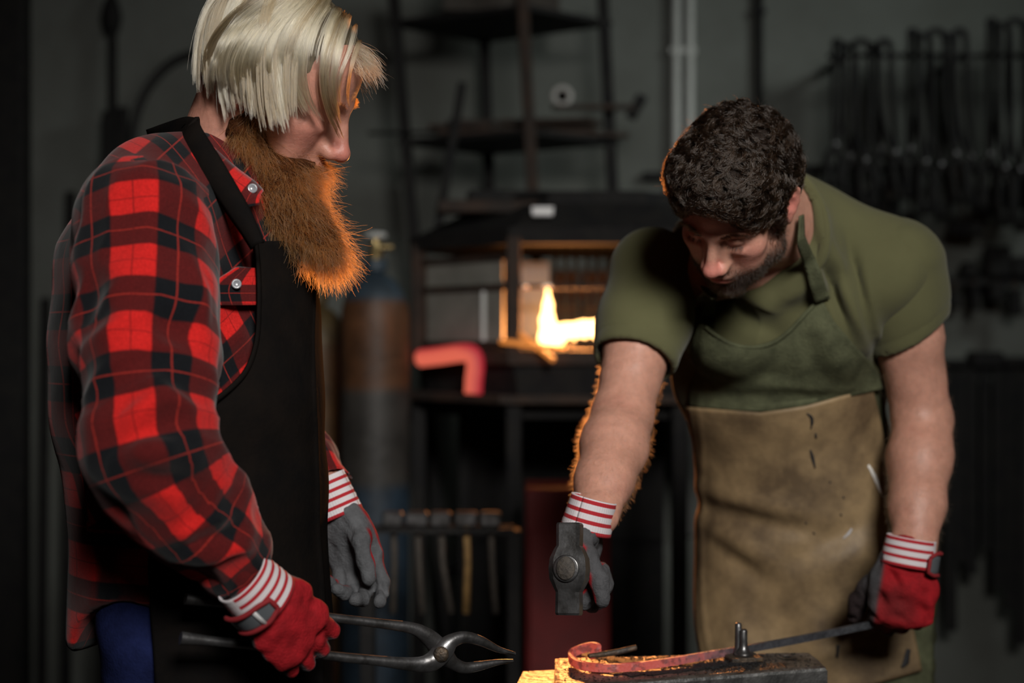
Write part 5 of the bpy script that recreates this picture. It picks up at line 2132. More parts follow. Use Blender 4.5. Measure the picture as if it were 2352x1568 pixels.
# eyebrows
for y in (-1, 1):
    r, dd = [], []
    for i in range(170):
        t = rsA.uniform()
        c = np.array((.1005 - .018 * t ** 1.5, y * (.014 + .034 * t), .018 + .006 * math.sin(t * 3)))
        r.append(hA.T(*(c + rsA.normal(0, .0014, 3))))
        dd.append(hA.D(.5, y * 1.0, .35 - .6 * t))
    s_ = strands(np.array(r), np.array(dd), .009, 5, seed=3)
    curves_obj('eyebrow', s_, [.0002, .0002, .00018, .00014, .00006], M['ginger'], pa)

# --- full beard
fb = Field.box(P(470, 230, 1.70) - (0, .05, .28), P(840, 230, 2.02) + (0, 0, 0), .0038)
jl = lambda x, y, z: hA.T(x, y, z)
for y in (-1, 1):
    fb.limb(jl(.008, y * .066, -.022), jl(.012, y * .062, -.070), .013, .022, None, .015)
    fb.limb(jl(.012, y * .060, -.070), jl(.068, y * .030, -.105), .027, .030, None, .02)
    fb.limb(jl(.101, y * .006, -.060), jl(.084, y * .036, -.082), .009, .014, None, .008)
    fb.limb(jl(.088, y * .036, -.082), jl(.07, y * .03, -.115), .016, .024, None, .02)
fb.limb(jl(.060, 0, -.105), jl(.078, 0, -.125), .040, .036, None, .02)
B0, B1, B2, B3 = P(642, 450, 1.855), P(690, 512, 1.850), P(742, 562, 1.848), P(776, 600, 1.846)
fb.limb(jl(.045, 0, -.105), B0, (.046, .046), (.045, .045), None, .03)
fb.limb(B0, B1, .045, .036, None, .03)
fb.limb(B1, B2, .036, .027, None, .02)
fb.limb(B2, B3, .028, .012, None, .02)
for y in (-1, 1):
    fb.ell(jl(.106, y * .004, -.0765), np.array((.016, .018, .0045)), hA.R, .004, 'sub')
v, f = fb.mesh(2)
n = vnormals(v, f)
v = v + n * (wave(v, 70, 31) * .003)[:, None] - n * .004
beard = mesh_obj('beard', v, f, M['ginger_base'], pa)
pr, nn = sample_surface(v, f, 22000, 5)
flow = nrm(B3 - jl(.05, 0, -.09))
lo = hA.inv(pr)
up = np.clip((lo[:, 2] + .075) / .05, 0, 1)[:, None]        # near the ears and cheeks the hair lies flatter
fl = flow * (1 - up) + hA.D(.35, 0, -1) * up
dirs = fl * .85 + nn * (.17 - .03 * up) + rsA.normal(0, .22, pr.shape)
dirs /= np.linalg.norm(dirs, axis=1)[:, None]
s_ = strands(pr - nn * .003, dirs, .033, 8, curl=.10, grav=.04, seed=9, wob=.16, flow=flow, flow_w=.06, lrand=.55)
curves_obj('beard_strands', s_, np.interp(np.linspace(0, 1, 8), [0, .7, 1], [.00017, .00015, .00006]), M['ginger'], beard)
# moustache
fcb = hA.inv(v)[f].mean(1)
mk = ((fcb[:, 0] > .055) & (fcb[:, 2] > -.088)).astype(float)
pr, nn = sample_surface(v, f, 3600, 15, mk)
lo = hA.inv(pr)
dirs = nn * .22 + hA.D(.15, 0, -1) * .8 + (np.sign(lo[:, 1])[:, None] * hA.l[None]) * .45 + rsA.normal(0, .18, pr.shape)
dirs /= np.linalg.norm(dirs, axis=1)[:, None]
s_ = strands(pr - nn * .002, dirs, .020, 7, curl=.10, grav=.05, seed=19, wob=.12, lrand=.4)
curves_obj('moustache_strands', s_, np.interp(np.linspace(0, 1, 7), [0, .7, 1], [.00018, .00016, .00007]), M['ginger'], beard)

# ================================================================== person: curly haired man bending over the anvil
pb_ = thing('person', (.52, 2.52, 0), 'dark curly haired man in olive T-shirt and tan leather apron, hammer raised over anvil', 'person')
hB = Frame(P(1694, 452, 2.085), -133, 49, -20, .95)
hdB = math.radians(-103)
FB = np.array((math.cos(hdB), math.sin(hdB), 0))
LB = np.array((-FB[1], FB[0], 0))
B_nb = P(1800, 500, 2.29)
B_SR, B_ER, B_WR = P(1496, 648, 2.33), P(1428, 960, 2.19), P(1368, 1180, 2.015)
B_SL, B_EL, B_WL = P(2056, 622, 2.33), P(2118, 965, 2.37), P(2100, 1265, 2.235)
B_pel = P(1872, 1330, 2.55)
B_hip = [B_pel - LB * .095 - ZU * .05, B_pel + LB * .095 - ZU * .05]
B_kn = [np.array((B_hip[0][0] - .03, 2.44, .50)), np.array((B_hip[1][0] + .03, 2.50, .50))]
B_an = [np.array((B_hip[0][0] - .06, 2.52, .09)), np.array((B_hip[1][0] + .05, 2.60, .09))]
hb, hx = hB.c - .165, hB.c + .165
fd = Field.box((.02, 1.86, .04), (.86, 2.75, 1.72), .0075,
               ([(hb[0] + .02, hx[0] - .02, .0024)], [(hb[1], hx[1], .0026)], [(hb[2], hx[2], .0024)]))
fd.limb(B_nb, hB.T(-.028, 0, -.035), .060, .057, None, .02)
fd.limb(B_nb - ZU * .03 + FB * .02, hB.T(-.002, 0, -.075), .055, .045, None, .03)
tr = [(P(1805, 525, 2.34), (.055, .045)), (P(1790, 590, 2.38), (.15, .080)), (P(1788, 720, 2.43), (.165, .105)),
      (P(1802, 880, 2.48), (.15, .10)), (P(1832, 1040, 2.52), (.14, .10)), (B_pel, (.165, .11))]
for (a, ra), (b, rb) in zip(tr[:-1], tr[1:]):
    fd.limb(a, b, ra, rb, LB, .03)
fd.limb(B_nb - ZU * .075, B_SL - ZU * .004, .040, .050, None, .01)
fd.limb(B_nb - ZU * .075, B_SR - ZU * .004, .036, .050, None, .01)
# arms: deltoid, biceps, elbow, forearm muscle, wrist
for S_, E_, W_, bul in ((B_SR, B_ER, B_WR, 1.0), (B_SL, B_EL, B_WL, 1.03)):
    ua, fa = nrm(E_ - S_), nrm(W_ - E_)
    bend = nrm(np.cross(ua, fa))
    fr = np.cross(bend, ua)
    fd.limb(S_, S_ + (E_ - S_) * .45, .060 * bul, .053 * bul, None, .02)
    fd.limb(S_ + (E_ - S_) * .45, E_, .053 * bul, .042 * bul, None, .02)
    fd.limb(S_ + (E_ - S_) * .35 - fr * .012, S_ + (E_ - S_) * .75 - fr * .008, .046 * bul, .040 * bul, None, .02)
    fd.limb(E_, E_ + (W_ - E_) * .30, .042 * bul, .0455 * bul, None, .03)
    fd.limb(E_ + (W_ - E_) * .30, E_ + (W_ - E_) * .65, .0455 * bul, .038 * bul, None, .03)
    fd.limb(E_ + (W_ - E_) * .65, W_ + fa * .01, (.038 * bul, .036 * bul), (.034 * bul, .027 * bul), LB, .03)
for i in (0, 1):
    fd.limb(B_hip[i], B_kn[i], .085, .055, None, .03)
    fd.limb(B_kn[i], B_an[i], .055, .040, None, .03)
add_head(fd, hB)
bv, bf = fd.mesh(1)
n = vnormals(bv, bf)
arm_m = (bv[:, 2] < 1.36)
bv = bv + n * (wave(bv, 45, 77, 2) * .0012 * arm_m)[:, None]
col = skin_colors(bv, hB, (.54, .275, .20), (.62, .20, .165), stubble=(.055, .036, .027))
spot = np.clip(wave(bv, 70, 91, 2) - .45, 0, 1)[:, None] * .25
col = col * (1 - spot) + np.array((.45, .18, .14)) * spot
mesh_obj('body', bv, bf, M['skin'], pb_, True, col=col)
for y in (-1, 1):
    MB().lathe(hB.T(.0805, y * .031, -.004), [(.0005, -.0118), (.006, -.0102), (.0102, -.006), (.0118, 0), (.0102, .006), (.006, .0102), (.0005, .0118)], 16, hB.f).build('eye', M['eye'], pb_, True)

# --- trousers and boots
ft = Field.box((.10, 2.20, .03), (.92, 2.85, 1.10), .009)
ft.limb(P(1850, 1180, 2.53), B_pel, (.165, .118), (.200, .135), LB, .03)
ft.limb(B_pel, B_pel - ZU * .14, (.200, .135), (.205, .130), LB, .03)
for i in (0, 1):
    ft.limb(B_hip[i], B_kn[i], .105, .078, None, .03)
    ft.limb(B_kn[i], B_an[i] - ZU * .02, .078, .066, None, .03)
v, f = ft.mesh(1)
n = vnormals(v, f)
v = v + n * (wave(v * (1, 1, 2.2), 16, 4) * .006)[:, None]
mesh_obj('trousers', v, f, M['dark_trousers'], pb_)
for i in (0, 1):
    a = B_an[i] * (1, 1, 0)
    fb = Field.box(a - .22, a + (.22, .22, .16), .008)
    fb.limb(a + ZU * .05, a + ZU * .13, .054, .058, None, .02)
    fb.limb(a - FB * .05 + ZU * .045, a + FB * .13 + ZU * .04, (.045, .045), (.047, .036), LB, .03)
    v, f = fb.mesh(1)
    v[:, 2] = np.maximum(v[:, 2], 0.0)
    mesh_obj('boot', v, f, M['boot'], pb_)

# --- T-shirt
fs = Field.box((.10, 2.08, .88), (.86, 2.76, 1.66), .0055)
tr = [(P(1806, 486, 2.335), (.085, .070)), (P(1790, 560, 2.38), (.170, .105)), (P(1772, 700, 2.43), (.190, .138)),
      (P(1790, 860, 2.48), (.178, .132)), (P(1830, 1040, 2.52), (.160, .122)), (P(1868, 1260, 2.54), (.185, .128))]
for (a, ra), (b, rb) in zip(tr[:-1], tr[1:]):
    fs.limb(a, b, ra, rb, LB, .025)
fs.limb(P(1815, 512, 2.32), B_SL + ZU * .008, .050, .072, None, .04)
fs.limb(P(1765, 530, 2.32), B_SR + ZU * .005, .050, .070, None, .04)
fs.limb(P(1560, 660, 2.30), P(1660, 760, 2.33), .06, .06, None, .05)
fs.limb(P(1990, 660, 2.30), P(1900, 760, 2.33), .06, .06, None, .05)
# neck opening
neck_c = hB.T(-.02, 0, -.05)
fs.limb(B_nb - ZU * .05, B_nb + (neck_c - B_nb) * .42, .088, .076, None, .03)
pre = Field(*fs.ax)
pre.d = fs.d.copy()
fs.halfspace(B_nb + (neck_c - B_nb) * .26, neck_c - B_nb + np.array((0, .02, -.02)), .004)
fs.limb(B_nb + (neck_c - B_nb) * .10, B_nb + (neck_c - B_nb) * 2.2, .066, .066, None, .006, 'sub')
B_shirt_field = fs
v, f = fs.mesh(2)
n = vnormals(v, f)
v = folds(v, n, [(P(1900, 560, 2.22), P(1990, 800, 2.24), .014, 0.0174), (P(1945, 540, 2.22), P(2005, 760, 2.24), .011, -0.0159), (P(1975, 600, 2.22), P(2020, 800, 2.28), .010, 0.0130),
                 (P(1870, 540, 2.22), P(1960, 790, 2.24), .012, -0.0145), (P(1845, 560, 2.22), P(1930, 760, 2.26), .012, 0.0130),
                 (P(1540, 600, 2.22), P(1600, 850, 2.3), .020, 0.0087), (P(1580, 600, 2.22), P(1590, 800, 2.3), .016, -0.0087),
                 (P(1680, 660, 2.25), P(1800, 720, 2.27), .018, 0.0145), (P(1650, 700, 2.25), P(1790, 770, 2.28), .016, -0.0130),
                 (P(1985, 800, 2.28), P(2040, 920, 2.36), .016, 0.0087)], fs)
n = vnormals(v, f)
v = v + n * (wave(v * (1, 1, .6), 22, 12, 1) * .0030)[:, None]
shirtB = mesh_obj('t_shirt', v, f, M['olive_shirt'], pb_)


def short_sleeve(S_, E_, t_end, r0, r1, seed, skew):
    a = S_ + ZU * .010
    e = S_ + (E_ - S_) * t_end
    fl = Field.box(np.minimum(a, e) - .13, np.maximum(a, e) + .13, .0045)
    d = nrm(E_ - S_)
    fl.limb(a, a + (e - a) * .5, r0, (r0 + r1) / 2, None, .02)
    fl.limb(a + (e - a) * .5, e + d * .06, (r0 + r1) / 2, r1, None, .02)
    fl.halfspace(e, nrm(d + skew), .003)
    fl.limb(e - d * .035, e + d * .12, r1 - .006, r1 - .004, None, .002, 'sub')
    v, f = fl.mesh(2)
    n = vnormals(v, f)
    al = (v - e) @ nrm(d + skew)
    hem = np.exp(-((al + .022) / .0025) ** 2) * -.0012
    v = v + n * (wave(v, 24, seed, 1) * .0032 + hem)[:, None]
    return mesh_obj('sleeve', v, f, M['olive_shirt'], shirtB)


short_sleeve(B_SR, B_ER, .60, .075, .065, 31, LB * -.05 + ZU * .0)
short_sleeve(B_SL, B_EL, .44, .078, .067, 33, np.array((.35, 0, 0)))
# ribbed neckline
ax_ = nrm(neck_c - B_nb + np.array((0, .02, -.02)))
x_ = nrm(np.cross(ax_, (1, 0, 0)))
y_ = np.cross(ax_, x_)
rr = np.arange(.16, .05, -.001)
ring = []
for a in np.linspace(0, 2 * math.pi, 72, endpoint=False):
    dr = x_ * math.cos(a) + y_ * math.sin(a)
    o_ = B_nb + (neck_c - B_nb) * .26 - ax_ * .004
    q_ = pre.sample(o_ + dr[None] * rr[:, None])
    k = int(np.argmax(q_ < 0))
    ring.append(o_ + dr * min(rr[k] if (q_ < 0).any() else .075, .105))
ring = np.array(ring)
ring = np.vstack([ring, ring[:2]])
for _ in range(6):
    ring[1:-1] = (ring[:-2] + 2 * ring[1:-1] + ring[2:]) / 4
    ring[0], ring[-1] = ring[-2], ring[1]
MB().tube(ring[:-1], [(.0050, .0095)] * (len(ring) - 1), 10, caps=False).build('neckband', M['olive_shirt'], shirtB, True)

# --- apron: green canvas with a tan leather front
cf = Field.box((.10, 2.08, .72), (.92, 2.80, 1.66), .007)
tr2 = tr[:-1] + [(P(1870, 1260, 2.54), (.200, .130)), (B_pel - ZU * .14, (.212, .138))]
for (a, ra), (b, rb) in zip(tr2[:-1], tr2[1:]):
    cf.limb(a, b, ra, rb, LB, .03)
cf.limb(P(1990, 660, 2.30), P(1900, 760, 2.33), .06, .06, None, .05)
cf.limb(P(1560, 660, 2.30), P(1660, 760, 2.33), .06, .06, None, .05)
for i in (0, 1):
    cf.limb(B_hip[i], B_kn[i], .112, .09, None, .03)


def folds_apron(v, n):
    v = folds(v, n, [(P(1610, 1150, 2.36), P(1900, 1225, 2.40), .020, -.022), (P(1600, 1120, 2.36), P(1870, 1190, 2.40), .026, .014),
                     (P(1610, 1190, 2.36), P(1800, 1300, 2.40), .022, .014), (P(1640, 1240, 2.36), P(1780, 1340, 2.40), .020, -.016),
                     (P(1800, 1300, 2.38), P(2000, 1190, 2.42), .022, -.013), (P(1830, 1330, 2.38), P(2040, 1230, 2.42), .024, .008),
                     (P(1690, 1340, 2.38), P(1700, 1560, 2.40), .03, .006), (P(1850, 1350, 2.38), P(1900, 1560, 2.40), .03, .007)], cf)
    return v + n * (wave(v, 13, 41, 1) * .0045)[:, None]


rows = [(700, 1614, 1886), (760, 1612, 1915), (830, 1607, 1968), (880, 1605, 2012), (935, 1604, 2030)]
tc_ = smooth_path([(0, 45), (.10, 68), (.25, 91), (.42, 98), (.58, 88), (.72, 62), (.86, 22), (1, -17)], 6).tolist()
g = patch(cf, rows, .012, 56, 40, wrap_l=3, topc=tc_, botc=[(0, 0), (.35, 10), (.6, -2), (1, -42)], smooth=5)


def bib_disp(v, n):
    v = folds(v, n, [(P(1840, 760, 2.3), P(1900, 880, 2.32), .018, -.009), (P(1870, 720, 2.3), P(1960, 880, 2.34), .016, .008),
                     (P(1680, 870, 2.3), P(1960, 885, 2.34), .016, .010), (P(1640, 905, 2.3), P(1980, 900, 2.34), .014, -.009),
                     (P(1700, 820, 2.3), P(1850, 870, 2.34), .012, -.005)], cf)
    return v + n * (wave(v, 26, 43, 1) * .0030)[:, None]


apB, bv_, bf_, bn_ = grid_mesh('apron', g, M['green_canvas'], pb_, .003, disp=bib_disp)
top = g[0, 3:]
top = top + np.array((0, -.003, 0))
MB().tube(top[1:-1], .0035, 8).build('bib_hem', M['green_canvas'], apB, True)
# lower canvas
rows = [(905, 1608, 2028), (1000, 1618, 2056), (1100, 1612, 2064), (1180, 1605, 2090), (1260, 1604, 2132), (1400, 1622, 2155), (1568, 1640, 2140), (1640, 1650, 2125)]
g = patch(cf, rows, .006, 50, 60, wrap_l=4, topc=[(0, 30), (1, -5)], smooth=5)
grid_mesh('apron_skirt', g, M['green_canvas'], apB, .003, disp=folds_apron)
# leather facing
rows = [(915, 1606, 2010), (1000, 1614, 2032), (1100, 1612, 2046), (1200, 1606, 2042), (1270, 1606, 2045), (1400, 1618, 2084), (1480, 1636, 2100), (1575, 1645, 2116)]
g = patch(cf, rows, .015, 64, 80, wrap_l=3, topc=[(0, 20), (.35, 30), (.6, 16), (1, -22)], botc=[(0, 70), (.75, -2), (1, -36)], smooth=6)
leather, lv, lf, ln = grid_mesh('leather_facing', g, M['tan_leather'], apB, .003, disp=folds_apron)
nC = g.shape[1]
# surface of the facing as a lookup for the paint marks
lvg = lv.reshape(g.shape)
lpx = 1176 + lvg[..., 0] * F / lvg[..., 1]
lpy = 784 - (lvg[..., 2] - CZ) * F / lvg[..., 1]


def on_leather(px, py):
    i = np.argmin((lpx - px) ** 2 + (lpy - py) ** 2)
    i = np.unravel_index(i, lpx.shape)
    Y = lvg[i][1]
    return P(px, py, Y), ln.reshape(g.shape)[i]


def stroke(name, pix, w, m):
    pix = smooth_path(np.array(pix, float), 5)
    c, nn = zip(*[on_leather(*p) for p in pix])
    c, nn = np.array(c), np.array(nn)
    c[:, 1] = np.convolve(np.pad(c[:, 1], 2, mode='edge'), np.ones(5) / 5, 'valid')
    w = np.interp(np.linspace(0, 1, len(c)), np.linspace(0, 1, len(w)), w)
    MB().tube(c + nn * .0008, [(a, .0014) for a in w], 8, up=nrm(nn.mean(0))).build(name, m, apB, True)


stroke('paint_mark', [(1853, 948), (1863, 958), (1865, 970), (1862, 984)], [.001, .0028, .0026, .001], M['mark_black'])
stroke('paint_mark', [(1873, 994), (1874, 1005)], [.0018, .0018], M['mark_black'])
stroke('paint_mark', [(1861, 1032), (1866, 1050), (1872, 1074)], [.0014, .0030, .0014], M['mark_black'])
stroke('paint_mark', [(1994, 1068), (2007, 1092), (2018, 1118), (2026, 1138)], [.0024, .0038, .0036, .0022], M['mark_white'])
stroke('paint_mark', [(1936, 1236), (1948, 1226), (1956, 1214)], [.001, .0024, .0016], M['mark_grey'])
stroke('oil_stain', [(1925, 1480), (1922, 1510)], [.003, .002], M['mark_black'])
stroke('oil_stain', [(2086, 1490), (2080, 1520), (2070, 1532)], [.004, .006, .002], M['mark_black'])
for q in ((1850, 1198), (1936, 1140), (1905, 1105), (1868, 1222), (1930, 1180)):
    stroke('oil_stain', [q, (q[0] + 3, q[1] + 4)], [.0014, .0012], M['mark_black'])
# shoulder straps
uf = Field(*B_shirt_field.ax)
gg = np.stack(np.meshgrid(*uf.ax, indexing='ij'), -1)
uf.d = np.minimum(B_shirt_field.d, fd.sample(gg).astype(np.float32) - .004)
for path, wd in (([(1890, 692), (1868, 625), (1844, 560), (1828, 520), (1818, 492)], [.025, .021, .019, .017]),
                 ([(1623, 752), (1627, 700), (1634, 655)], [.024, .024, .024])):
    v, f = ribbon(uf, path, wd, .014, .0025, 8, 5, y0=2.15)
    mesh_obj('shoulder_strap', v, f, M['green_canvas'], apB)

# --- gloves
dR, sR, nR = hand_axes((-.26, -.02, -.96), (.88, -.47, 0), False)
wR = P(1350, 1200, 2.0)
glR, jsR, _ = glove_mesh('glove', pb_, wR, dR, sR, nR, [(70, 88, 45), (72, 88, 45), (74, 88, 45), (76, 88, 45)],
                         [(.45, .50, .75), (.70, .10, .75), (.75, -.1, .35)], .96, 1.15, seedn=25)
glR['label'] = 'grey palmed glove gripping the hammer handle'
cuff_mesh(glR, wR, dR * .8 + np.array((-.05, .1, -.25)), sR, nR, .042, .037, .046, .85, 3.5, .012, plain=False)
dL, sL, nL = hand_axes((-.16, -.02, -.98), (.16, 1.0, -.05), True)
wL = P(2086, 1282, 2.225)
glL, jsL, _ = glove_mesh('glove', pb_, wL, dL, sL, nL, [(60, 80, 45), (64, 82, 45), (68, 84, 45), (70, 84, 45)],
                         [(.62, .45, .35), (.72, .30, .45), (.85, .05, .45)], 1.02, 1.22, cut=-.25, seedn=35, dirt=.75, thumb_grey=True)
glL['label'] = 'red backed glove with black grime holding the bar'
cuff_mesh(glL, wL, dL, sL, nL, .042, .038, .045, .85, 3.5, .012, u0=.42)
q = np.array([wL + dL * .004 + sL * math.cos(a) * .046 + nL * math.sin(a) * .040 for a in np.linspace(-2.2, -3.7, 12)])
rad = np.array([p - (wL + dL * ((p - wL) @ dL)) for p in q])
rad /= np.linalg.norm(rad, axis=1)[:, None]
ww = np.interp(np.linspace(0, 1, 12), [0, .15, .8, 1], [.022, .034, .034, .024])
g = q[:, None] + dL[None, None] * (np.linspace(-.6, .4, 5)[None, :, None] * ww[:, None, None]) + rad[:, None] * .002
grid_mesh('strap', g, M['reflector'], glL, .002)
edge = np.vstack([g[:, 0], g[-1, 1:-1], g[::-1, -1], g[0, 1:-1][::-1], g[:1, 0]])
MB().tube(edge, .0030, 8).build('strap_binding', M['glove_trim'], glL, True)

# --- dark curls
rsB = np.random.RandomState(11)
fh_ = Field.box(hB.c - .17, hB.c + .18, .0032)
fh_.ell(hB.T(-.006, 0, .044), np.array((.103, .0815, .096)), hB.R, .01)
fh_.ell(hB.T(-.055, 0, .010), np.array((.058, .067, .066)), hB.R, .03)
fh_.ell(hB.T(.050, 0, .088), np.array((.056, .070, .042)), hB.R, .03)
fh_.ell(hB.T(.150, 0, -.016), np.array((.086, .090, .103)), hB.R, .012, 'sub')
fh_.halfspace(hB.T(0, 0, -.012), hB.D(.42, 0, -1), .012)
for y in (-1, 1):
    fh_.ell(hB.T(.000, y * .100, -.018), np.array((.046, .040, .050)), hB.R, .01, 'sub')
    fh_.limb(hB.T(.012, y * .069, .010), hB.T(.014, y * .068, -.028), .010, .006, None, .012)
hv, hf = fh_.mesh(1)
n = vnormals(hv, hf)
hv2 = hv + n * (wave(hv, 60, 51, 2) * .004 - .004)[:, None]
hairB = mesh_obj('hair', hv2, hf, M['brown_base'], pb_)
NG = 900
root, rn = sample_surface(hv, hf, NG, 8)
crown = hB.T(-.06, .01, .13)
flowv = root - crown + hB.D(.5, 0, 0) * .10
flowv -= rn * (flowv * rn).sum(1)[:, None]
flowv /= np.linalg.norm(flowv, axis=1)[:, None]
sgn = np.where(wave(root, 25, 61, 1) + rsB.normal(0, .3, NG) > 0, 1, -1)
ang = rsB.normal(0, .6, NG)
d_ = flowv * np.cos(ang)[:, None] + np.cross(rn, flowv) * np.sin(ang)[:, None]
p = root - rn * .003
gl_ = [p.copy()]
K = 12
curl = rsB.uniform(.12, .34, NG) * sgn
lift = rsB.uniform(.2, .9, NG)
for i in range(K - 1):
    nn_ = fh_.grad(p)
    d_ = d_ - nn_ * (d_ * nn_).sum(1)[:, None]
    d_ /= np.linalg.norm(d_, axis=1)[:, None] + 1e-9
    d_ = d_ * np.cos(curl)[:, None] + np.cross(nn_, d_) * np.sin(curl)[:, None]
    p = p + d_ * .0042
    tgt = .0015 + .0065 * lift * math.sin(math.pi * (i + 1) / (K - 1))
    p = p + nn_ * np.clip(tgt - fh_.sample(p), -.004, .004)[:, None]
    gl_.append(p.copy())
guide = np.stack(gl_, 1)
NS = 34
off = rsB.normal(0, .0020, (NG, NS, 1, 3)) * np.interp(np.linspace(0, 1, K), [0, .3, .8, 1], [1.5, 1.0, .7, .35])[None, None, :, None]
fz = rsB.normal(0, .0006, (NG, NS, K, 3))
st = (guide[:, None] + off + fz).reshape(-1, K, 3)
curves_obj('hair_strands', st, np.interp(np.linspace(0, 1, K), [0, .7, 1], [.00022, .0002, .00006]), M['brown'], hairB)
fly, fn = sample_surface(hv, hf, 900, 18)
s_ = strands(fly, fn * .7 + rsB.normal(0, .6, fly.shape), .020, 7, curl=.3, seed=4, wob=.2)
curves_obj('loose_hair', s_, np.interp(np.linspace(0, 1, 7), [0, 1], [.00012, .00004]), M['brown'], hairB)
for y in (-1, 1):
    r, dd = [], []
    for i in range(260):
        t = rsB.uniform()
        c = np.array((.1015 - .019 * t ** 1.4, y * (.012 + .038 * t), .017 + .007 * math.sin(t * 3)))
        r.append(hB.T(*(c + rsB.normal(0, .0016, 3))))
        dd.append(hB.D(.35, y * 1.0, .45 - .8 * t))
    s_ = strands(np.array(r), np.array(dd), .010, 5, seed=3)
    curves_obj('eyebrow', s_, [.00024, .00022, .0002, .00016, .00006], M['brown'], pb_)
    r, dd = [], []
    for i in range(60):
        t = rsB.uniform(-1, 1)
        c = np.array((.0925 - .004 * t * t, y * (.031 + .0135 * t), -.0055))
        r.append(hB.T(*c))
        dd.append(hB.D(.8, y * .3 * t, -.5))
    s_ = strands(np.array(r), np.array(dd), .007, 5, curl=.1, seed=3)
    curves_obj('eyelash', s_, [.00016, .00015, .00012, .0001, .00004], M['brown'], pb_)
# short beard
q = hB.inv(bv)
fc = q[bf].mean(1)
jaw = np.clip((-fc[:, 2] - .058) / .02, 0, 1) * np.clip((fc[:, 0] + .01) / .02, 0, 1) * np.clip((.128 + fc[:, 2]) / .01, 0, 1)
side = np.clip((-fc[:, 2] - .005) / .02, 0, 1) * np.clip(1.2 - np.abs(fc[:, 0] - .014) / .018, 0, 1) * np.clip((.128 + fc[:, 2]) / .01, 0, 1)
lip = np.clip(1.2 - np.linalg.norm((fc - (.103, 0, -.076)) / (.02, .026, .011), axis=1), 0, 1) * 4
mus = np.clip(1.4 - np.linalg.norm((fc - (.104, 0, -.060)) / (.02, .030, .008), axis=1), 0, 1)
msk = np.clip(np.maximum(np.maximum(jaw, side), mus) - lip, 0, 1)
msk *= (np.abs(q[bf].mean(1)[:, 1]) < .075) * (np.linalg.norm(fc, axis=1) < .19)
pr, nn = sample_surface(bv, bf, 7000, 6, msk)
s_ = strands(pr, nn * .5 + hB.D(.25, 0, -.8) + rsB.normal(0, .3, pr.shape), .0075, 5, curl=.15, seed=2, wob=.15)
curves_obj('stubble', s_, [.00016, .00016, .00014, .0001, .00004], M['brown'], pb_)
# fine hair on the arms
M['armhair'] = hair_material('fair_arm_hair', (.22, .12, .06), .3, .4, .2)
fcw = bv[bf].mean(1)
for S_, E_, W_ in ((B_SR, B_ER, B_WR), (B_SL, B_EL, B_WL)):
    def near(a, b, r):
        ab = b - a
        t = (fcw - a) @ ab / (ab @ ab)
        dist = np.linalg.norm(fcw - a - np.clip(t, 0, 1)[:, None] * ab, axis=1)
        return (dist < r) * (t > 0) * (t < .97)
    ms = near(E_, W_, .075) * 1.0 + near(S_ + (E_ - S_) * .6, E_, .075) * .5
    pr, nn = sample_surface(bv, bf, 3200, 16, ms)
    dn = nrm(W_ - E_)
    s_ = strands(pr, nn * .55 + dn * .8 + rsB.normal(0, .35, pr.shape), .010, 5, seed=2, wob=.12)
    curves_obj('arm_hair', s_, [.00007, .00007, .00006, .00005, .00002], M['armhair'], pb_)

# ================================================================== anvil, work piece and hand tools
AZ = 1.35 - (1568 - 784) * 1.95 / F          # height of the anvil face
an = thing('anvil', (.26, 2.03, 0), 'worn steel anvil with black scale on its face, nearest the camera', 'anvil')
bl, br, fr, fl_ = (.064, 2.106), (.449, 2.146), (.453, 2.050), (.058, 1.925)


def prism(poly, z0, z1, bev=.003):
    """Slab with a chamfered top edge from an outline in the floor plane."""
    p = np.array(poly, float)
    c = p.mean(0)
    e = p - c
    ins = c + e * (1 - bev / np.linalg.norm(e, axis=1))[:, None]
    n = len(p)
    v = [(*q, z0) for q in p] + [(*q, z1 - bev) for q in p] + [(*q, z1) for q in ins]
    f = [list(range(n))[::-1], list(range(2 * n, 3 * n))]
    for r in (0, 1):
        for k in range(n):
            f.append([r * n + k, r * n + (k + 1) % n, (r + 1) * n + (k + 1) % n, (r + 1) * n + k])
    return v, f


outline = [fl_, fr, br, bl]
# face plate: a fine grid so that its edge is chipped and its top slightly dished
rsn = np.random.RandomState(3)
nu, nv = 60, 26
gv, hole_c = [], (.4075, 2.110)
for i in range(nu):
    for j in range(nv):
        a, b = i / (nu - 1), j / (nv - 1)
        p = (1 - a) * ((1 - b) * np.array(fl_) + b * np.array(bl)) + a * ((1 - b) * np.array(fr) + b * np.array(br))
        z = AZ + .0006 * math.sin(a * 17) * math.sin(b * 9)
        if b == 0:
            z -= .0025 + .0015 * rsn.uniform()
            p = p + np.array((0, .0012 * rsn.uniform()))
        if i in (0, nu - 1) or j == nv - 1:
            z -= .002
        gv.append((*p, z))
gv = np.array(gv)
gf = grid_faces(nv, nu) if False else np.array([[i * nv + j, (i + 1) * nv + j, (i + 1) * nv + j + 1, i * nv + j + 1] for i in range(nu - 1) for j in range(nv - 1)])
cent = gv[gf].mean(1)
keep = np.linalg.norm((cent[:, :2] - hole_c) / (1, 1.4), axis=1) > .0075
ring_v = []
mesh_obj('face', gv, gf[keep], M['anvil_top'], an, True)
rg = [(hole_c[0] + math.cos(a) * r, hole_c[1] + math.sin(a) * r * 1.2, AZ + z) for r, z in ((.0070, -.004), (.0074, .0009), (.0150, .0008)) for a in np.linspace(0, 2 * math.pi, 32, endpoint=False)]
mesh_obj('hole_rim', np.array(rg), grid_faces(3, 32, True)[:, ::-1], M['anvil_top'], an, True)
MB().lathe((*hole_c, AZ - .03), [(.0115, 0), (.0115, .0295)], 20).build('dark_hole_disc', M['black_iron'], an, True)  # flat dark disc painted in for the shaded depth of the hole
mb = MB()
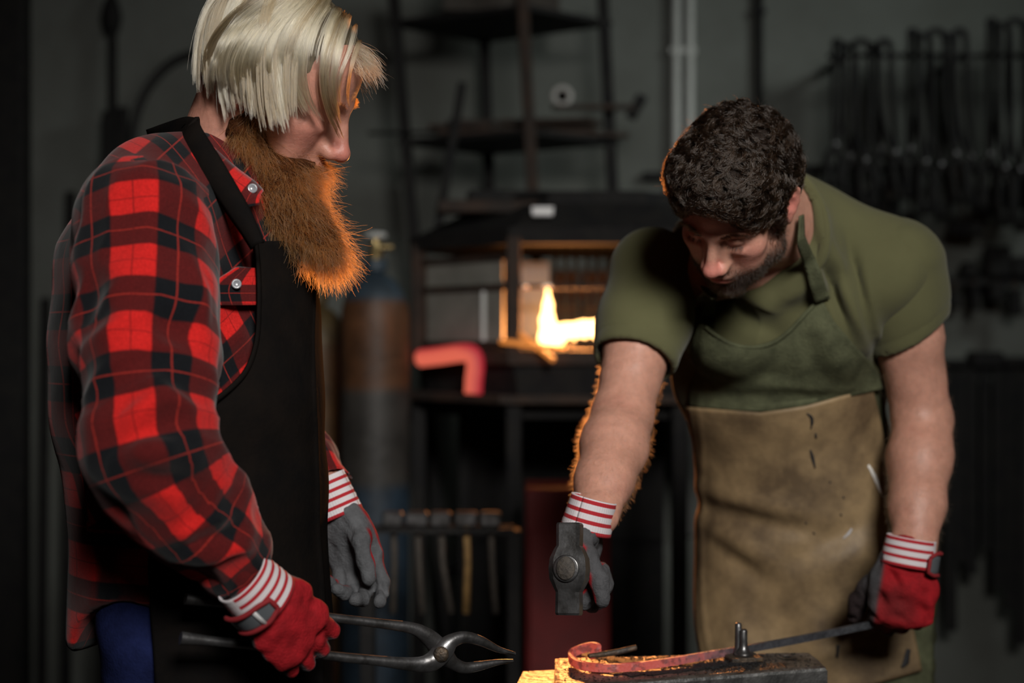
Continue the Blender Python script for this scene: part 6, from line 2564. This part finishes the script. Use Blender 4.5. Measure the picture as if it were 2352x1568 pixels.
v, f = prism([(fl_[0] - .0005, fl_[1] - .001), (fr[0] + .0015, fr[1] - .001), (br[0] + .0015, br[1] + .001), (bl[0] - .0005, bl[1] + .001)], AZ - .075, AZ - .0022, .004)
f = [q for q in f if not (len(q) == 4 and min(q) >= 8 and max(q) == 11)]
mb.add(v, f)
mb.build('body', M['anvil_side'], an)
# step (table) and horn to the left, waist, feet, wooden stand
mb = MB()
v, f = prism([(-.004 + .0, 1.935), (.060, 1.928), (.066, 2.100), (.016, 2.090)], AZ - .070, AZ - .016, .003)
mb.add(v, f)
mb.build('step', M['anvil_top'], an)
hp = smooth_path([(.02, 2.012, AZ - .052), (-.07, 2.005, AZ - .050), (-.16, 1.998, AZ - .040), (-.23, 1.992, AZ - .024)], 8)
mb = MB()
mb.tube(hp, [(r, r * .62) for r in np.interp(np.linspace(0, 1, len(hp)), [0, .3, .7, 1], [.056, .050, .030, .005])], 24, up=(0, 0, 1))
mb.build('horn', M['anvil_top'], an, True)
mb = MB()
mb.lathe((.24, 2.03, AZ - .25), [(.14, 0), (.14, .02), (.10, .06), (.075, .11), (.085, .15), (.11, .178)], 4 * 6)
mb.build('waist', M['anvil_side'], an, True)
st = MB()
st.lathe((.24, 2.03, 0), [(.20, 0), (.20, .02), (.19, .30), (.19, AZ - .262), (.18, AZ - .25)], 28)
st.build('wooden_stand', M['wood_grey'], an, True)
# scale flakes and the dark patch of soot scale round the work
rsn = np.random.RandomState(9)


def on_face(px, py, dz=0.0):
    Y = (CZ - AZ - dz) * F / (py - 784)
    return P(px, py, Y)


path_px = smooth_path([(1335, 1500), (1420, 1512), (1500, 1520), (1600, 1522), (1690, 1530), (1740, 1520)], 10)
vs, fs_ = [], []
for k in range(2600):
    if k < 1500:
        c = path_px[rsn.randint(len(path_px))] + rsn.normal(0, 1, 2) * (24, 9)
    else:
        c = np.array((rsn.uniform(1285, 1880), rsn.uniform(1498, 1566)))
    p = on_face(*c)
    s_ = rsn.uniform(.0007, .0024) * (1.5 if k < 600 else 1)
    u = (p[0] - .06) / .39
    if not (.07 < p[0] < .44 and 1.935 + .30 * (p[0] - .06) < p[1] < 2.10 + .09 * (p[0] - .06)):
        continue
    a = rsn.uniform(0, 6.28)
    b = len(vs)
    m_ = 5
    for i in range(m_):
        t = a + i * 6.283 / m_
        r = s_ * rsn.uniform(.6, 1.2)
        vs.append((p[0] + math.cos(t) * r, p[1] + math.sin(t) * r, AZ + .0008 + rsn.uniform(0, .0012)))
    vs.append((p[0], p[1], AZ + .0022))
    for i in range(m_):
        fs_.append([b + i, b + (i + 1) % m_, b + m_])
fl = mesh_obj('forge_scale', vs, fs_, M['scale'], an, False)
fl['kind'] = 'stuff'
crust = []
for nm, pts, w in (('scale_crust', [(1336, 1497), (1400, 1512), (1470, 1523), (1560, 1524), (1660, 1528)], (17, 15, 10, 12, 9)),
                   ('scale_crust', [(1360, 1540), (1450, 1547), (1560, 1541), (1660, 1528), (1740, 1520)], (6, 10, 9, 8, 8))):
    sp = smooth_path(pts, 8)
    ww = np.interp(np.linspace(0, 1, len(sp)), np.linspace(0, 1, len(w)), w)
    L_, R_ = [], []
    for i, (q, wd) in enumerate(zip(sp, ww)):
        wd = wd * (1 + .35 * math.sin(i * 1.7) + .2 * math.sin(i * 4.1)) * .5
        L_.append(on_face(q[0], q[1] - wd))
        R_.append(on_face(q[0], min(q[1] + wd, 1566)))
    L_, R_ = np.array(L_), np.array(R_)
    rows_ = [L_ * (1 - t) + R_ * t + np.array((0, 0, .0004 + .0018 * math.sin(math.pi * t))) for t in np.linspace(0, 1, 6)]
    g = np.stack(rows_, 1)
    v = g.reshape(-1, 3)
    v[:, 2] += .0006 * rsn.uniform(0, 1, len(v))
    f = grid_faces(g.shape[0], 6)
    if vnormals(v, f)[:, 2].sum() < 0:
        f = f[:, ::-1]
    mesh_obj(nm, v, f, M['scale'], an, True)

# forged bar with its end drawn into a hook, held on the anvil
zb = AZ + .0085
bar_px = [(2085, 1418, .046), (2000, 1434, .042), (1850, 1465, .030), (1730, 1487, .019), (1640, 1502, .012), (1540, 1519, .0100), (1450, 1531, .0090), (1380, 1533, .0088),
          (1330, 1526, .0088), (1311, 1511, .0100), (1316, 1499, .014), (1335, 1490, .020), (1358, 1485, .024), (1372, 1488, .024), (1374, 1496, .020), (1362, 1504, .014),
          (1356, 1507, .011)]
bp_ = []
for k, (x, y, dz) in enumerate(bar_px):
    # the hand end is lifted off the face; depth follows from the height chosen for each point
    Y = (CZ - AZ - dz) * F / (y - 784)
    bp_.append(P(x, y, Y))
bp_ = np.array(bp_)
bp_[0, 1], bp_[1, 1] = 2.262, 2.245
bp_[0] = P(2085, 1418, 2.262)
bp_[1] = P(2000, 1434, 2.245)
bp_[2] = P(1850, 1465, 2.19)
bp_[3] = P(1730, 1487, 2.13)
bp_[4] = P(1640, 1502, 2.085)
path = smooth_path(bp_, 8)
M['hot_bar'] = hot_steel('cooling_hot_steel', [(0.0, (.44, .050, .025)), (.24, (.42, .062, .045)), (.40, (.14, .05, .05)), (.52, (.010, .008, .010)), (1.0, (0, 0, 0))],
                         P(1310, 1510, 2.0), P(2000, 1434, 2.245), .5, 1.0, (.085, .09, .10))
wk = thing('forged_bar', tuple(bp_[8]), 'steel bar glowing red at its hooked end, lying across the anvil', 'bar')
n_ = len(path)
hw = np.interp(np.linspace(0, 1, n_), [0, .5, .8, .93, 1], [.0052, .0058, .0066, .0052, .0035])
mb = MB()
mb.tube(path, [(.0034 * (1 if i < n_ - 6 else .8), h) for i, h in enumerate(hw)], 4, up=(0, 0, 1))
sh = mb.build('shaft', M['hot_bar'], wk, False, auto=40)
tail = smooth_path([P(1352, 1506, 2.035), P(1385, 1502, 2.045), P(1420, 1496, 2.05), P(1455, 1488, 2.055), P(1462, 1487, 2.056)], 6)
mb = MB()
mb.tube(tail, [(.0050 * k_, .0045 * k_) for k_ in np.interp(np.linspace(0, 1, len(tail)), [0, .3, .9, 1], [.7, 1, .95, .7])], 8, up=(0, 0, 1))
mb.build('drawn_tip', M['steel_rust'], wk, True)

# square-footed hold-down standing on the anvil
c = on_face(1706, 1516)
hd = thing('hardy_stake', (c[0], c[1], AZ), 'small square plate with an upright pin standing on the anvil', 'tool')
Rz = np.array(Matrix.Rotation(math.radians(12), 3, 'Z'))
MB().box((c[0], c[1], AZ + .0042), (.0245, .021, .0032), Rz, .0012).build('plate', M['steel_rust'], hd)
mb = MB()
mb.lathe((c[0] + .001, c[1], AZ + .007), [(.0145, 0), (.0135, .004), (.0095, .007), (.0068, .012), (.0058, .020), (.0060, .036), (.0045, .039)], 16)
mb.build('pin', M['steel'], hd, True)
mb = MB()
mb.lathe((c[0] - .0055, c[1] + .006, AZ + .007), [(.008, 0), (.0055, .008), (.0050, .030), (.0050, .0445), (.0035, .047)], 14)
mb.build('pin', M['steel'], hd, True)

# hammer, seen along its handle
Gp = wR + dR * .078 + nR * .026
H0 = P(1308, 1306, 1.872)
ha = nrm(H0 - (Gp + np.array((0, 0, 0))))           # from the hand to the head
ha = nrm(ha * (1, 1, .6))
hu = np.array((-.035, 0, 1.0))
hu = nrm(hu - ha * (hu @ ha))
hs = np.cross(ha, hu)
hm = thing('hammer', tuple(H0), 'blacksmith hammer with dark steel head, raised above the glowing bar', 'hammer')
# head: outline (half width, height) lofted with chamfered square sections
sec = [(.0148, .0600), (.0160, .0575), (.0156, .0300), (.0185, .0255), (.0238, .0135), (.0250, .0), (.0238, -.0135), (.0180, -.0255), (.0158, -.0300), (.0162, -.0570), (.0150, -.0600)]
dep = [.0130, .0145, .0145, .0160, .0185, .0190, .0185, .0160, .0145, .0145, .0130]
vs, fs_ = [], []
for (w_, z_), d_ in zip(sec, dep):
    ch = .30
    for a, b in ((1, -ch), (1, ch), (ch, 1), (-ch, 1), (-1, ch), (-1, -ch), (-ch, -1), (ch, -1)):
        # narrow chamfers
        a2 = a if abs(a) == 1 else math.copysign(.72, a)
        b2 = b if abs(b) == 1 else math.copysign(.72, b)
        vs.append(H0 + hs * a2 * w_ + hu * z_ + ha * b2 * d_)
m_ = len(sec)
for i in range(m_ - 1):
    for k in range(8):
        fs_.append([i * 8 + k, i * 8 + (k + 1) % 8, (i + 1) * 8 + (k + 1) % 8, (i + 1) * 8 + k])
fs_ += [list(range(8))[::-1], [(m_ - 1) * 8 + k for k in range(8)]]
hd_ = mesh_obj('hammer_head', vs, fs_, M['steel'], hm, True)
hd_.data.set_sharp_from_angle(angle=math.radians(24))
mb = MB()
mb.lathe(H0 + ha * .0180, [(.0178, 0), (.0178, .0022), (.0155, .0030)], 28, ha)
mb.build('eye_collar', M['steel'], hd_, True)
end = H0 + ha * .0240
back = Gp - ha * .10
hp = np.array([end, end - ha * .002, end - ha * .03, Gp, back])
mb = MB()
mb.tube(hp, [(.0115, .0140), (.0128, .0155), (.0128, .0155), (.0120, .0150), (.0135, .0165)], 16, up=hu)
mb.build('handle', M['wood_grey'], hm, True)

# tongs in the bearded man's hand
YT = 1.722
tg = thing('tongs', P(1015, 1497, YT), 'long dark steel tongs gripped by the bearded man', 'tongs')


def tong_half(pts, ws, hs_, dy):
    q = smooth_path([P(x, y, YT - .006 + (x - 680) * .00025) + np.array((0, dy, 0)) for x, y, dY in pts], 7)
    t = np.linspace(0, 1, len(q))
    rr = [(h, w) for h, w in zip(np.interp(t, np.linspace(0, 1, len(hs_)), hs_), np.interp(t, np.linspace(0, 1, len(ws)), ws))]
    mb = MB()
    mb.tube(q, rr, 8, up=(0, 1, 0))
    return mb


k = .0058
a = tong_half([(424, 1376, 0), (480, 1384, 0), (600, 1396, 0), (755, 1419, 0), (870, 1433, 0), (945, 1444, 0), (980, 1462, 0), (1003, 1484, 0), (1022, 1508, 0), (1040, 1524, 0),
               (1066, 1535, 0), (1100, 1531, 0), (1140, 1523, 0), (1178, 1519, 0)],
              [.0065, .0062, .0058, .0058, .006, .006, .0075, .008, .008, .007, .006, .006, .0045, .003],
              [.0075, .0058, .0055, .0055, .006, .0075, .0105, .0125, .0125, .0085, .0075, .0065, .0042, .0022], .005)
a.build('rein', M['steel'], tg, False, auto=50)
b = tong_half([(417, 1463, 0), (480, 1469, 0), (600, 1482, 0), (745, 1502, 0), (870, 1515, 0), (950, 1523, 0), (985, 1520, 0), (1008, 1504, 0), (1024, 1484, 0), (1042, 1468, 0),
               (1070, 1461, 0), (1105, 1470, 0), (1145, 1489, 0), (1183, 1499, 0)],
              [.0065, .0062, .0058, .0058, .006, .006, .0075, .008, .008, .007, .006, .006, .0045, .003],
              [.0080, .0060, .0058, .0058, .0065, .0090, .0120, .0130, .0130, .0090, .0075, .0065, .0042, .0022], -.005)
b.build('rein', M['steel'], tg, False, auto=50)
MB().lathe(P(1014, 1497, YT - .006 + 334 * .00025) + np.array((0, -.012, 0)), [(.0098, 0), (.0098, .002), (.0085, .0045), (.0040, .0060)][::1], 20, (0, -1, 0)).build('rivet', M['steel_rust'], tg, True)
